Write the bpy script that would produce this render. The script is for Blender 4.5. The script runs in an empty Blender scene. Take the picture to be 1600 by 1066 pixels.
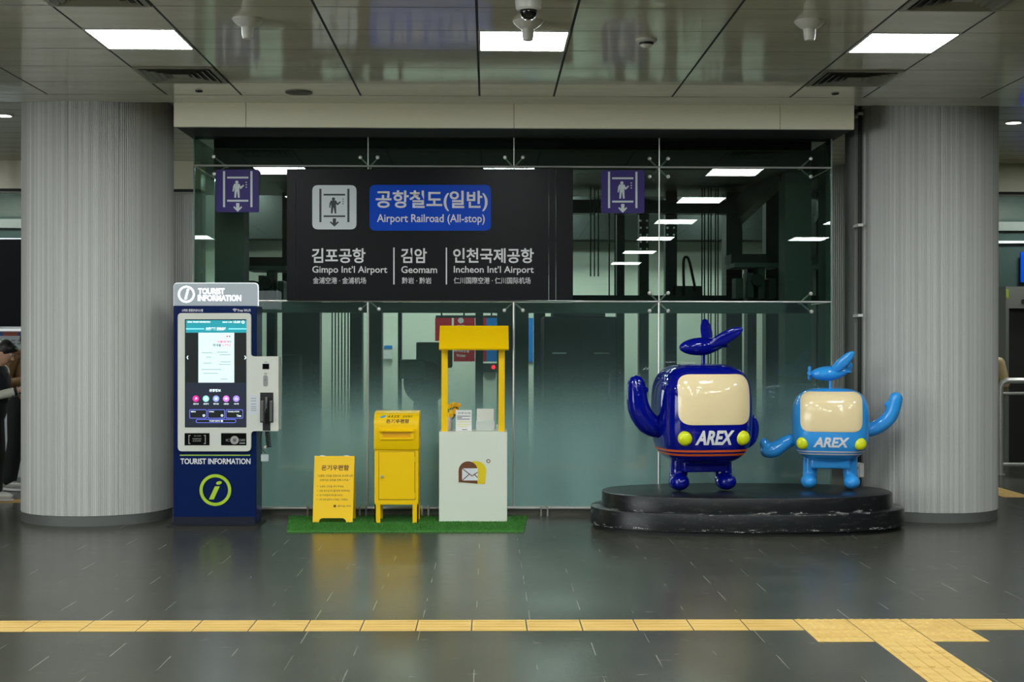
import bpy, bmesh, math, random
from math import sin, cos, pi, atan2
from mathutils import Vector, Matrix
random.seed(7)
SC = bpy.context.scene
COL = SC.collection

# ------------------------------------------------------------------ camera, world, exposure
F, YAW, ROLL, HZ = 2222.22, 0.0171, 0.0015, 3.0
cam_d = bpy.data.cameras.new('camera'); cam_d.lens = 50; cam_d.sensor_width = 36
cam_d.shift_y = HZ / 1600; cam_d.clip_start = 0.05; cam_d.clip_end = 100
cam = bpy.data.objects.new('camera', cam_d); COL.objects.link(cam)
CAM_R = Matrix.Rotation(-YAW, 4, 'Z') @ Matrix.Rotation(pi / 2, 4, 'X') @ Matrix.Rotation(ROLL, 4, 'Z')
CAM_P = Vector((0, 0, 1.55))
cam.matrix_world = Matrix.Translation(CAM_P) @ CAM_R
SC.camera = cam
w = bpy.data.worlds.new('world'); SC.world = w; w.use_nodes = True
w.node_tree.nodes['Background'].inputs[0].default_value = (0.5, 0.55, 0.5, 1)
w.node_tree.nodes['Background'].inputs[1].default_value = 0.02
SC.view_settings.view_transform = 'Standard'; SC.view_settings.look = 'None'
SC.view_settings.gamma = 1; SC.view_settings.use_curve_mapping = False
SC.view_settings.exposure = 0.0
PANEL_POWER = 39.5          # brightness of the ceiling light panels

# added area light standing in for unseen brightness on the hall's left-hand side
dl_d = bpy.data.lights.new('entrance_daylight', 'AREA'); dl_d.shape = 'RECTANGLE'; dl_d.size = 2.6; dl_d.size_y = 9
dl_d.energy = 450; dl_d.color = (0.93, 0.98, 1.0)
dl_o = bpy.data.objects.new('entrance_daylight', dl_d); COL.objects.link(dl_o)
dl_o.location = (-10.5, 2.0, 1.6); dl_o.rotation_euler = (0, -pi / 2, 0)

def P(px, py, Y):
    """world point where the photograph's pixel meets the upright plane at depth Y"""
    d = CAM_R @ Vector((px - 800, 533 - py + HZ, -F))
    t = Y / d.y
    return CAM_P + d * t
def PXZ(px, py, Y):
    p = P(px, py, Y); return p.x, p.z
def G(px, py, z=0.0):
    """world point where the pixel meets the level plane at height z"""
    d = CAM_R @ Vector((px - 800, 533 - py + HZ, -F))
    return CAM_P + d * ((z - CAM_P.z) / d.z)

# ------------------------------------------------------------------ materials
def L(c):
    return tuple(((v / 255) / 12.92 if v / 255 <= 0.04045 else ((v / 255 + 0.055) / 1.055) ** 2.4) for v in c)
MATS = {}
def mat(name, rgb, rough=0.5, metal=0.0, spec=0.5, coat=0.0, emit=0.0, alpha=1.0):
    if name in MATS: return MATS[name]
    m = bpy.data.materials.new(name); m.use_nodes = True
    b = m.node_tree.nodes['Principled BSDF']
    c = (*L(rgb), 1)
    b.inputs['Base Color'].default_value = c
    b.inputs['Roughness'].default_value = rough
    b.inputs['Metallic'].default_value = metal
    b.inputs['Specular IOR Level'].default_value = spec
    b.inputs['Coat Weight'].default_value = coat
    b.inputs['Coat Roughness'].default_value = 0.03
    if emit:
        b.inputs['Emission Color'].default_value = c
        b.inputs['Emission Strength'].default_value = emit
    if alpha < 1: b.inputs['Alpha'].default_value = alpha
    MATS[name] = m
    return m
class NT:
    """short-hand for building node trees"""
    def __init__(s, m): s.t = m.node_tree; s.n = s.t.nodes; s.l = s.t.links
    def new(s, typ, **kw):
        n = s.n.new(typ)
        for k, v in kw.items(): setattr(n, k, v)
        return n
    def put(s, sock, v):
        if hasattr(v, 'is_output'): s.l.new(v, sock)
        else: sock.default_value = v
    def math(s, op, a, b=0.0, c=0.0):
        n = s.new('ShaderNodeMath', operation=op)
        s.put(n.inputs[0], a); s.put(n.inputs[1], b); s.put(n.inputs[2], c)
        return n.outputs[0]
    def mix(s, f, a, b):
        n = s.new('ShaderNodeMix', data_type='RGBA')
        s.put(n.inputs[0], f); s.put(n.inputs[6], a); s.put(n.inputs[7], b)
        return n.outputs[2]
    def pos(s):
        g = s.new('ShaderNodeNewGeometry'); x = s.new('ShaderNodeSeparateXYZ')
        s.l.new(g.outputs['Position'], x.inputs[0]); return g.outputs['Position'], x.outputs
    def noise(s, vec, scale, detail=3, rough=0.5):
        n = s.new('ShaderNodeTexNoise'); s.put(n.inputs['Vector'], vec)
        n.inputs['Scale'].default_value = scale; n.inputs['Detail'].default_value = detail; n.inputs['Roughness'].default_value = rough
        return n.outputs[0]
    def scalev(s, vec, sc):
        n = s.new('ShaderNodeVectorMath', operation='MULTIPLY'); s.put(n.inputs[0], vec); n.inputs[1].default_value = sc
        return n.outputs[0]
    def ramp(s, v, lo, hi, smooth=True):
        n = s.new('ShaderNodeMapRange', interpolation_type='SMOOTHSTEP' if smooth else 'LINEAR')
        s.put(n.inputs[0], v); n.inputs[1].default_value = lo; n.inputs[2].default_value = hi
        return n.outputs[0]
    def bump(s, h, strength, dist):
        n = s.new('ShaderNodeBump'); n.inputs['Strength'].default_value = strength; n.inputs['Distance'].default_value = dist
        s.put(n.inputs['Height'], h); return n.outputs[0]
def bsdf(m): return m.node_tree.nodes['Principled BSDF']

def mat_floor():
    m = mat('floor_stone', (88, 90, 84), 0.34, spec=0.27); t = NT(m); b = bsdf(m)
    pos, xyz = t.pos()
    ry = t.math('DIVIDE', t.math('SUBTRACT', xyz[1], 7.65), 0.3); row = t.math('FLOOR', ry)
    odd = t.math('FLOORED_MODULO', row, 2.0)
    ux = t.math('DIVIDE', t.math('ADD', t.math('MULTIPLY_ADD', odd, 0.3, 0.064), xyz[0]), 0.6)
    fx = t.math('MULTIPLY', t.math('FLOORED_MODULO', ux, 1.0), 0.6); fy = t.math('MULTIPLY', t.math('FLOORED_MODULO', ry, 1.0), 0.3)
    sx = t.math('LESS_THAN', fx, 0.0045); sy = t.math('LESS_THAN', fy, 0.004)
    cell = t.new('ShaderNodeCombineXYZ'); t.put(cell.inputs[0], t.math('FLOOR', ux)); t.put(cell.inputs[1], row)
    wn = t.new('ShaderNodeTexWhiteNoise', noise_dimensions='2D'); t.l.new(cell.outputs[0], wn.inputs['Vector'])
    st = t.noise(t.scalev(pos, (5, 45, 1)), 1.0, 4, 0.6)
    sp = t.noise(pos, 260, 2, 0.6)
    patchy = t.ramp(t.noise(t.scalev(pos, (1.6, 1.6, 1)), 1.0, 2), 0.4, 0.62)
    c = t.mix(t.ramp(st, 0.3, 0.75), (*L((55, 55, 47)), 1), (*L((74, 74, 64)), 1))
    c = t.mix(t.math('MULTIPLY', wn.outputs[0], 0.6), c, (*L((48, 49, 42)), 1))
    c = t.mix(t.math('MULTIPLY', t.ramp(sp, 0.55, 0.75), 0.35), c, (*L((108, 110, 98)), 1))
    c = t.mix(t.math('MULTIPLY', sy, 0.8), c, (*L((44, 45, 40)), 1))
    c = t.mix(t.math('MULTIPLY', sx, t.math('MULTIPLY_ADD', patchy, 0.5, 0.12)), c, (*L((150, 152, 140)), 1))
    t.put(b.inputs['Base Color'], c)
    t.put(b.inputs['Roughness'], t.math('MULTIPLY_ADD', st, 0.12, 0.19))
    t.put(b.inputs['Normal'], t.bump(t.noise(pos, 120, 2), 0.03, 0.003))
    return m
def mat_ceiling():
    m = mat('ceiling_panel', (215, 213, 196), 0.2, spec=0.5, coat=0.0); t = NT(m); b = bsdf(m)
    pos, xyz = t.pos()
    u = t.math('FLOORED_MODULO', t.math('ADD', xyz[0], 2.63), 2.56)
    d = t.math('MINIMUM', t.math('ABSOLUTE', t.math('SUBTRACT', u, 0.61)), t.math('ABSOLUTE', t.math('SUBTRACT', u, 1.585)))
    d = t.math('MINIMUM', d, t.math('MINIMUM', u, t.math('SUBTRACT', 2.56, u)))
    front = t.math('LESS_THAN', xyz[1], 11.70)
    gl = t.math('MULTIPLY', t.math('LESS_THAN', d, 0.0085), front)
    v = t.math('FLOORED_MODULO', t.math('SUBTRACT', xyz[1], 9.24), 0.63)
    e = t.math('MINIMUM', v, t.math('SUBTRACT', 0.63, v))
    gt = t.math('MULTIPLY', t.math('LESS_THAN', e, 0.0075), t.math('LESS_THAN', xyz[1], 11.3))
    g2 = t.math('LESS_THAN', t.math('ABSOLUTE', t.math('SUBTRACT', xyz[1], 11.70)), 0.010)
    gt = t.math('MAXIMUM', gt, g2)
    nz = t.noise(t.scalev(pos, (1.2, 5, 1)), 1.0, 3)
    c = t.mix(t.ramp(nz, 0.3, 0.7), (*L((208, 207, 188)), 1), (*L((219, 218, 200)), 1))
    c = t.mix(t.math('MULTIPLY', gt, 0.85), c, (*L((90, 88, 72)), 1))
    c = t.mix(gl, c, (*L((22, 22, 18)), 1))
    t.put(b.inputs['Base Color'], c)
    gg = t.math('MAXIMUM', gl, gt)
    t.put(b.inputs['Roughness'], t.math('MULTIPLY_ADD', gg, 0.5, 0.09))
    wob = t.noise(t.scalev(pos, (2.2, 2.2, 1)), 1.0, 2)
    t.put(b.inputs['Normal'], t.bump(wob, 0.16, 0.02))
    return m
def mat_ceiling_rear():
    m = mat('ceiling_panel_rear', (205, 202, 182), 0.3); t = NT(m); b = bsdf(m)
    pos, xyz = t.pos()
    v = t.math('FLOORED_MODULO', xyz[1], 0.36)
    g = t.math('LESS_THAN', v, 0.02)
    t.put(b.inputs['Base Color'], t.mix(g, (*L((205, 202, 182)), 1), (*L((70, 68, 58)), 1)))
    return m
def mat_column():
    m = mat('column_cladding', (176, 176, 170), 0.45); t = NT(m); b = bsdf(m)
    pos, xyz = t.pos()
    o = t.new('ShaderNodeTexCoord'); s = t.new('ShaderNodeSeparateXYZ'); t.l.new(o.outputs['Object'], s.inputs[0])
    ang = t.math('ARCTAN2', s.outputs[1], s.outputs[0])
    nz = t.new('ShaderNodeTexNoise', noise_dimensions='1D'); t.put(nz.inputs['W'], ang); nz.inputs['Scale'].default_value = 16; nz.inputs['Detail'].default_value = 4
    dirt = t.noise(t.scalev(pos, (7, 7, 1.6)), 1.0, 4, 0.65)
    c = t.mix(t.ramp(nz.outputs[0], 0.35, 0.65), (*L((170, 170, 164)), 1), (*L((190, 190, 185)), 1))
    c = t.mix(t.math('MULTIPLY', t.ramp(dirt, 0.6, 0.85), 0.35), c, (*L((135, 134, 126)), 1))
    t.put(b.inputs['Base Color'], c)
    return m
def mat_glass(name, frosted):
    m = bpy.data.materials.new(name); m.use_nodes = True; t = NT(m)
    t.n.clear()
    out = t.new('ShaderNodeOutputMaterial')
    tr = t.new('ShaderNodeBsdfTransparent'); tr.inputs[0].default_value = (0.50, 0.66, 0.58, 1)
    gl = t.new('ShaderNodeBsdfGlossy'); gl.inputs[0].default_value = (0.86, 0.95, 0.9, 1); gl.inputs['Roughness'].default_value = 0.004
    fr = t.new('ShaderNodeFresnel'); fr.inputs[0].default_value = 1.6
    f = t.math('MULTIPLY_ADD', fr.outputs[0], 1.3, 0.0)
    base = tr.outputs[0]
    if frosted:
        pos, xyz = t.pos()
        df = t.new('ShaderNodeBsdfDiffuse'); df.inputs[0].default_value = (*L((168, 208, 202)), 1)
        tl = t.new('ShaderNodeBsdfTranslucent'); tl.inputs[0].default_value = (*L((150, 200, 190)), 1)
        mx = t.new('ShaderNodeMixShader'); mx.inputs[0].default_value = 0.4
        t.l.new(df.outputs[0], mx.inputs[1]); t.l.new(tl.outputs[0], mx.inputs[2])
        k = t.math('MULTIPLY', t.math('SUBTRACT', 1.0, t.ramp(xyz[2], 0.50, 1.50)), 0.93)
        # the film is a gradient of fine printed dots
        wn = t.new('ShaderNodeTexWhiteNoise', noise_dimensions='3D'); sn = t.new('ShaderNodeVectorMath', operation='SNAP')
        t.put(sn.inputs[0], pos); sn.inputs[1].default_value = (0.0008, 1.0, 0.0008); t.l.new(sn.outputs[0], wn.inputs['Vector'])
        k = t.math('ADD', k, t.math('MULTIPLY', t.math('SUBTRACT', wn.outputs[0], 0.5), 0.6))
        k = t.math('MINIMUM', t.math('MAXIMUM', k, 0.0), 1.0)
        m2 = t.new('ShaderNodeMixShader'); t.put(m2.inputs[0], k)
        t.l.new(tr.outputs[0], m2.inputs[1]); t.l.new(mx.outputs[0], m2.inputs[2])
        base = m2.outputs[0]
    mx = t.new('ShaderNodeMixShader'); t.put(mx.inputs[0], f)
    t.l.new(base, mx.inputs[1]); t.l.new(gl.outputs[0], mx.inputs[2])
    t.l.new(mx.outputs[0], out.inputs[0])
    MATS[name] = m
    return m
def mat_tactile(name, dots):
    m = mat(name, (222, 188, 112), 0.6, spec=0.3); t = NT(m); b = bsdf(m)
    pos, xyz = t.pos()
    nz = t.noise(t.scalev(pos, (3, 14, 1)), 1.0, 3)
    t.put(b.inputs['Base Color'], t.mix(t.ramp(nz, 0.3, 0.7), (*L((186, 152, 82)), 1), (*L((200, 168, 98)), 1)))
    return m
def mat_podium():
    m = mat('podium_lacquer', (30, 31, 31), 0.3, spec=0.35); t = NT(m); b = bsdf(m)
    pos, xyz = t.pos()
    a = t.noise(t.scalev(pos, (9, 9, 40)), 1.0, 5, 0.7)
    fine = t.noise(pos, 90, 3, 0.7)
    low = t.math('ADD', t.math('LESS_THAN', t.math('ABSOLUTE', t.math('SUBTRACT', xyz[2], 0.182)), 0.012), t.math('LESS_THAN', xyz[2], 0.06))
    s = t.math('MULTIPLY', t.math('MULTIPLY', t.ramp(a, 0.54, 0.62), t.ramp(fine, 0.42, 0.58)), t.math('MULTIPLY_ADD', low, 0.8, 0.06))
    t.put(b.inputs['Base Color'], t.mix(s, (*L((24, 26, 27)), 1), (*L((190, 190, 185)), 1)))
    t.put(b.inputs['Roughness'], t.math('MULTIPLY_ADD', fine, 0.14, 0.24))
    return m
def mat_turf():
    m = mat('turf', (62, 120, 50), 0.9, spec=0.2); t = NT(m); b = bsdf(m)
    pos, xyz = t.pos()
    nz = t.noise(pos, 140, 3, 0.7)
    t.put(b.inputs['Base Color'], t.mix(t.ramp(nz, 0.3, 0.7), (*L((40, 96, 34)), 1), (*L((84, 146, 66)), 1)))
    return m

M_floor, M_ceil, M_ceil2, M_col = mat_floor(), mat_ceiling(), mat_ceiling_rear(), mat_column()
M_glass, M_frost = mat_glass('glass_clear', False), mat_glass('glass_frosted_film', True)
M_tac, M_pod, M_turf = mat_tactile('tactile_paving', 0), mat_podium(), mat_turf()
M_fascia = mat('fascia_panel', (238, 234, 206), 0.4)
M_black = mat('matt_black', (14, 16, 16), 0.6)
M_dark = mat('dark_steel', (26, 32, 31), 0.5)
M_teal = mat('teal_grey_steel', (84, 100, 94), 0.5)
M_stone = mat('grey_stone', (92, 94, 90), 0.5)
M_steel = mat('brushed_steel', (205, 205, 198), 0.3, metal=0.55)
M_white = mat('white_plastic', (208, 208, 200), 0.4)
M_navy = mat('navy_paint', (3, 27, 76), 0.3, spec=0.2)
M_cream = mat('cream_panel', (205, 207, 196), 0.4)
M_yel = mat('yellow_paint', (242, 196, 0), 0.4, spec=0.3)
M_brown = mat('brown_print', (96, 56, 28), 0.6)
M_print = mat('white_print', (222, 222, 222), 0.5)
M_purple = mat('purple_sign', (66, 56, 118), 0.35, spec=0.12)
M_board = mat('black_sign_film', (26, 27, 29), 0.3, spec=0.12)
M_blue = mat('blue_sign', (4, 72, 196), 0.35, spec=0.12)
M_signw = mat('pale_sign', (205, 212, 214), 0.35)
M_wall = mat('pale_wall', (222, 226, 212), 0.6)
M_wallg = mat('grey_wall', (96, 98, 92), 0.7)
M_lamp = mat('lit_diffuser', (248, 255, 255), 0.5, emit=PANEL_POWER)
M_counter = mat('pale_counter', (214, 219, 204), 0.4)
M_dblue = mat('glossy_royal_blue', (4, 15, 128), 0.07, spec=0.45, coat=0.15)
M_lblue = mat('glossy_sky_blue', (52, 152, 228), 0.07, spec=0.45, coat=0.15)
M_face = mat('glossy_cream', (240, 218, 170), 0.1, spec=0.45, coat=0.15)
M_lime = mat('lime_yellow', (214, 222, 24), 0.3)
M_orange = mat('orange_stripe', (240, 104, 40), 0.3)

# ------------------------------------------------------------------ mesh helpers
def BM(): return bmesh.new()
def box(bm, x0, x1, y0, y1, z0, z1):
    r = bmesh.ops.create_cube(bm, size=1.0)
    for v in r['verts']:
        v.co = Vector(((x0 + x1) / 2 + v.co.x * (x1 - x0), (y0 + y1) / 2 + v.co.y * (y1 - y0), (z0 + z1) / 2 + v.co.z * (z1 - z0)))
    return r['verts']
def bev(bm, w=0.004, seg=2):
    bmesh.ops.bevel(bm, geom=[e for e in bm.edges], offset=w, segments=seg, affect='EDGES', profile=0.5, clamp_overlap=True)
def prism(bm, pts, y0, y1):
    """outline in X,Z pushed from y0 (front) to y1"""
    a = [bm.verts.new((x, y0, z)) for x, z in pts]; b = [bm.verts.new((x, y1, z)) for x, z in pts]
    n = len(pts)
    bm.faces.new(a); bm.faces.new(b[::-1])
    for i in range(n): bm.faces.new((a[i], b[i], b[(i + 1) % n], a[(i + 1) % n]))
def prism_x(bm, pts, x0, x1):
    """outline in Y,Z pushed from x0 to x1"""
    a = [bm.verts.new((x0, y, z)) for y, z in pts]; b = [bm.verts.new((x1, y, z)) for y, z in pts]
    n = len(pts)
    bm.faces.new(a); bm.faces.new(b[::-1])
    for i in range(n): bm.faces.new((a[i], b[i], b[(i + 1) % n], a[(i + 1) % n]))
def rpoly(pts, seg=5):
    """closed outline of (x, y, radius) corners, each rounded"""
    out = []; n = len(pts)
    for i in range(n):
        p0, p1, p2 = (Vector(pts[(i + k) % n][:2]) for k in (-1, 0, 1)); r = pts[i][2]
        if r <= 0: out.append(tuple(p1)); continue
        d0, d1 = (p0 - p1).normalized(), (p2 - p1).normalized()
        a, c = p1 + d0 * r, p1 + d1 * r
        for k in range(seg + 1):
            u = k / seg; q = a * (1 - u) ** 2 + p1 * 2 * u * (1 - u) + c * u * u
            out.append(tuple(q))
    return out
def rrect(x0, y0, x1, y1, r, seg=5): return rpoly([(x0, y0, r), (x1, y0, r), (x1, y1, r), (x0, y1, r)], seg)
def pxpoly(pts, Y): return [PXZ(x, y, Y) for x, y in pts]
def lathe(bm, prof, c, seg=32, axis='Z'):
    """profile of (radius, height) turned about an axis through c"""
    rings = []
    for r, h in prof:
        ring = []
        if r < 1e-5:
            ring = [bm.verts.new(c + (Vector((0, 0, h)) if axis == 'Z' else Vector((0, h, 0))))]
        else:
            for k in range(seg):
                a = 2 * pi * k / seg
                ring.append(bm.verts.new(c + (Vector((r * cos(a), r * sin(a), h)) if axis == 'Z' else Vector((r * cos(a), h, r * sin(a))))))
        rings.append(ring)
    for a, b in zip(rings, rings[1:]):
        for k in range(seg):
            q = [a[k % len(a)], a[(k + 1) % len(a)], b[(k + 1) % len(b)], b[k % len(b)]]
            q = list(dict.fromkeys(q))
            if len(q) > 2:
                try: bm.faces.new(q)
                except ValueError: pass
    for ring in (rings[0], rings[-1]):
        if len(ring) > 2:
            try: bm.faces.new(ring)
            except ValueError: pass
def tube(bm, pts, rad, seg=12, caps=True):
    pts = [Vector(p) for p in pts]; n = len(pts)
    rad = [rad] * n if isinstance(rad, (int, float)) else rad
    rings = []; up = None
    for i in range(n):
        t = (pts[min(i + 1, n - 1)] - pts[max(i - 1, 0)]).normalized()
        if up is None: up = t.orthogonal().normalized()
        up = (up - t * up.dot(t)).normalized(); s = t.cross(up)
        rings.append([bm.verts.new(pts[i] + (up * cos(2 * pi * k / seg) + s * sin(2 * pi * k / seg)) * rad[i]) for k in range(seg)])
    for a, b in zip(rings, rings[1:]):
        for k in range(seg): bm.faces.new((a[k], a[(k + 1) % seg], b[(k + 1) % seg], b[k]))
    bm.faces.new(rings[0][::-1]); bm.faces.new(rings[-1])
def ball(bm, c, r, sub=3, rot=None):
    """ellipsoid"""
    res = bmesh.ops.create_icosphere(bm, subdivisions=sub, radius=1.0)
    r = Vector((r, r, r)) if isinstance(r, (int, float)) else Vector(r)
    for v in res['verts']:
        q = Vector((v.co.x * r.x, v.co.y * r.y, v.co.z * r.z))
        if rot is not None: q = rot @ q
        v.co = Vector(c) + q
def limb(bm, pts, rad, seg=14):
    """tapered rounded limb: a tube with balls at every joint"""
    tube(bm, pts, rad, seg)
    n = len(pts); rad = [rad] * n if isinstance(rad, (int, float)) else rad
    for p, r in zip(pts, rad): ball(bm, p, r, 2)
def curve_pts(pts, n=20):
    """smooth path through points"""
    P_ = [Vector(p) for p in pts]; out = []; m = len(P_) - 1
    for i in range(m):
        p0, p1, p2, p3 = P_[max(i - 1, 0)], P_[i], P_[i + 1], P_[min(i + 2, m)]
        k = max(2, n // m)
        for j in range(k):
            t = j / k
            out.append(0.5 * ((2 * p1) + (p2 - p0) * t + (2 * p0 - 5 * p1 + 4 * p2 - p3) * t * t + (3 * p1 - p0 - 3 * p2 + p3) * t ** 3))
    out.append(P_[-1]); return out
def lerps(vals, n):
    m = len(vals) - 1
    return [vals[min(int(i / (n - 1) * m), m - 1)] * (1 - (i / (n - 1) * m - min(int(i / (n - 1) * m), m - 1))) + vals[min(int(i / (n - 1) * m), m - 1) + 1] * (i / (n - 1) * m - min(int(i / (n - 1) * m), m - 1)) for i in range(n)]

def empty(name, loc, label, cat, group=None):
    o = bpy.data.objects.new(name, None); COL.objects.link(o); o.location = loc; o.empty_display_size = 0.1
    o['label'] = label; o['category'] = cat
    if group: o['group'] = group
    return o
def wloc(o):
    v = Vector(o.location); p = o.parent
    while p is not None: v = v + Vector(p.location); p = p.parent
    return v
def obj(name, bm, m, parent=None, smooth=False, local=False, label=None, normals=True):
    """links the bmesh as one mesh object; coordinates are the place's own unless local"""
    if normals: bmesh.ops.recalc_face_normals(bm, faces=bm.faces[:])
    if parent is not None: org = Vector((0, 0, 0)) if local else wloc(parent)
    elif local: org = Vector((0, 0, 0))
    else:
        xs = [v.co for v in bm.verts]
        org = Vector(((min(v.x for v in xs) + max(v.x for v in xs)) / 2, (min(v.y for v in xs) + max(v.y for v in xs)) / 2, min(v.z for v in xs)))
    for v in bm.verts: v.co -= org
    me = bpy.data.meshes.new(name); bm.to_mesh(me); bm.free()
    me.materials.append(m)
    if smooth:
        for p in me.polygons: p.use_smooth = True
        if smooth != 'all': me.set_sharp_from_angle(angle=math.radians(35))
    o = bpy.data.objects.new(name, me); COL.objects.link(o)
    if parent is not None: o.parent = parent
    else: o.location = org
    if label: o['label'] = label
    return o
def thing1(name, bm, m, label, cat, group=None, smooth=False):
    o = obj(name, bm, m, smooth=smooth); o['label'] = label; o['category'] = cat
    if group: o['group'] = group
    return o
def struct(name, bm, m, parent=None, smooth=False):
    o = obj(name, bm, m, parent, smooth); o['kind'] = 'structure'; return o
def copy_tree(o, parent=None):
    c = o.copy(); COL.objects.link(c)
    if parent is not None: c.parent = parent
    for ch in list(o.children): copy_tree(ch, c)
    return c
def remesh(bm, voxel, smooth=3):
    """fuses overlapping pieces into one continuous surface"""
    me = bpy.data.meshes.new('tmp'); bm.to_mesh(me); bm.free()
    o = bpy.data.objects.new('tmp', me); COL.objects.link(o)
    md = o.modifiers.new('r', 'REMESH'); md.mode = 'VOXEL'; md.voxel_size = voxel
    if smooth:
        ms = o.modifiers.new('s', 'SMOOTH'); ms.iterations = smooth; ms.factor = 0.5
    dg = bpy.context.evaluated_depsgraph_get()
    out = bmesh.new(); out.from_mesh(o.evaluated_get(dg).data)
    bpy.data.objects.remove(o); bpy.data.meshes.remove(me)
    return out
def text_bm(s, bold=0.0, shear=0.0, spacing=1.0, res=3):
    c = bpy.data.curves.new('t', 'FONT'); c.body = s; c.offset = bold; c.shear = shear; c.extrude = 0.5
    c.space_character = spacing; c.resolution_u = res; c.align_x = 'LEFT'
    o = bpy.data.objects.new('t', c); COL.objects.link(o)
    dg = bpy.context.evaluated_depsgraph_get(); dg.update()
    me = bpy.data.meshes.new_from_object(o.evaluated_get(dg))
    bm = bmesh.new(); bm.from_mesh(me)
    bpy.data.objects.remove(o); bpy.data.curves.remove(c); bpy.data.meshes.remove(me)
    xs = [v.co.x for v in bm.verts]; ys = [v.co.y for v in bm.verts]
    x0, x1, y0, y1 = min(xs), max(xs), min(ys), max(ys)
    for v in bm.verts: v.co = Vector(((v.co.x - x0) / (x1 - x0), (v.co.y - y0) / (y1 - y0), v.co.z))
    return bm
def text(s, px0, py0, px1, py1, Y, m, parent, bold=0.0, shear=0.0, thick=0.002, name='lettering', tilt=None, spacing=1.0):
    """writing fitted to a pixel box on the upright plane at depth Y, standing thick metres proud"""
    bm = text_bm(s, bold, shear, spacing)
    a, b = P(px0, py1, Y), P(px1, py0, Y)
    for v in bm.verts:
        x = a.x + (b.x - a.x) * v.co.x; z = a.z + (b.z - a.z) * v.co.y; y = Y - (v.co.z + 0.5) * thick
        if tilt: y += tilt(z)
        v.co = Vector((x, y, z))
    return obj(name, bm, m, parent)
def flat(name, pts, Y, m, parent, thick=0.002, tilt=None, label=None):
    """thin plate from a pixel outline on the upright plane at depth Y"""
    bm = BM(); prism(bm, pxpoly(pts, Y), Y - thick, Y)
    if tilt:
        for v in bm.verts: v.co.y += tilt(v.co.z)
    return obj(name, bm, m, parent, label=label)
def rect(x0, y0, x1, y1): return [(x0, y0), (x1, y0), (x1, y1), (x0, y1)]
def circ(x, y, r, n=28): return [(x + r * cos(2 * pi * k / n), y + r * sin(2 * pi * k / n)) for k in range(n)]
def ring_px(name, x, y, r0, r1, Y, m, parent, thick=0.002):
    bm = BM(); n = 40
    vs = []
    for r in (r0, r1):
        for yy in (Y - thick, Y):
            vs.append([bm.verts.new((*(lambda q: (q.x, yy, q.z))(P(x + r * cos(2 * pi * k / n), y + r * sin(2 * pi * k / n), Y)),)) for k in range(n)])
    i0, i1, o0, o1 = vs
    for k in range(n):
        j = (k + 1) % n
        for q in ((i0[k], i0[j], o0[j], o0[k]), (i1[k], i1[j], o1[j], o1[k]), (i0[k], i0[j], i1[j], i1[k]), (o0[k], o0[j], o1[j], o1[k])): bm.faces.new(q)
    return obj(name, bm, m, parent)

# ------------------------------------------------------------------ room shell
ZC, ZR = 3.58, 3.66
def slab(name, x0, x1, y0, y1, z0, z1, m):
    bm = BM(); box(bm, x0, x1, y0, y1, z0, z1); return struct(name, bm, m)
slab('floor', -15, 15, -10, 24, -0.1, 0, M_floor)
slab('ceiling', -15, 15, -10, 12.07, ZC, ZC + 0.1, M_ceil)
slab('ceiling_rear', -15, 15, 12.07, 24, ZR, ZR + 0.1, M_ceil2)
slab('wall_front', -15, 15, -10.1, -10, 0, ZC, M_wallg)
slab('wall_back', -15, 15, 24, 24.1, 0, ZR, M_wall)
slab('wall_left', -15.1, -15, -10, 24, 0, ZC, M_wallg)
slab('wall_right', 15, 15.1, -10, 24, 0, ZC, M_wallg)

def column(cx, cy, r, z1, label, ribs=250):
    bm = BM(); n = ribs * 2
    lo, hi = [], []
    for k in range(n):
        a = 2 * pi * k / n
        rr = r - (0.0035 if k % 2 else 0) - (0.004 if k % 52 in (1, 2) else 0)
        lo.append(bm.verts.new((cx + rr * cos(a), cy + rr * sin(a), 0.085))); hi.append(bm.verts.new((cx + rr * cos(a), cy + rr * sin(a), z1)))
    for k in range(n): bm.faces.new((lo[k], lo[(k + 1) % n], hi[(k + 1) % n], hi[k]))
    bm.faces.new(lo[::-1]); bm.faces.new(hi)
    for v in bm.verts: v.co -= Vector((cx, cy, 0))
    o = obj('column', bm, M_col, local=True); o.location = (cx, cy, 0); o['kind'] = 'structure'; o['label'] = label
    bm = BM(); lathe(bm, [(r - 0.004, 0), (r - 0.004, 0.08), (r - 0.02, 0.086)], Vector((cx, cy, 0)), 64)
    s = obj('baseboard', bm, M_stone, o, smooth=True); s['kind'] = 'structure'
    return o
colL = column((156.8 - 762) / 2222 * 12.66 , 12.66, 0.648, ZR, 'round ribbed column beside the information kiosk')
colR = column((1453 - 762) / 2222 * 12.80, 12.80, 0.605, ZR, 'round ribbed column behind the pale blue statue')
colRL = column((255 - 762) / 2222 * 17.2, 17.2, 0.62, ZR, 'ribbed column in the gap beside the kiosk column', 150)
colRR = column((1345 - 762) / 2222 * 17.2, 17.2, 0.62, ZR, 'ribbed column in the gap behind the pale blue statue', 150)

# fascia over the glass box and its dark soffit
fx0, fx1 = P(271, 300, 12.15).x, P(1335, 300, 12.15).x
fz = P(800, 200, 12.15).z
for i, (a, b) in enumerate(((271, 384), (384, 803), (803, 1219), (1219, 1335))):
    bm = BM(); box(bm, P(a, 300, 12.15).x + 0.002, P(b, 300, 12.15).x - 0.002, 12.15, 12.2, fz, ZR); bev(bm, 0.002, 1)
    struct('trim_%d' % (i + 1), bm, M_fascia)
bm = BM(); box(bm, fx0, fx1, 12.2, 12.98, fz + 0.01, ZR); struct('trim_5', bm, M_black)

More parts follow.
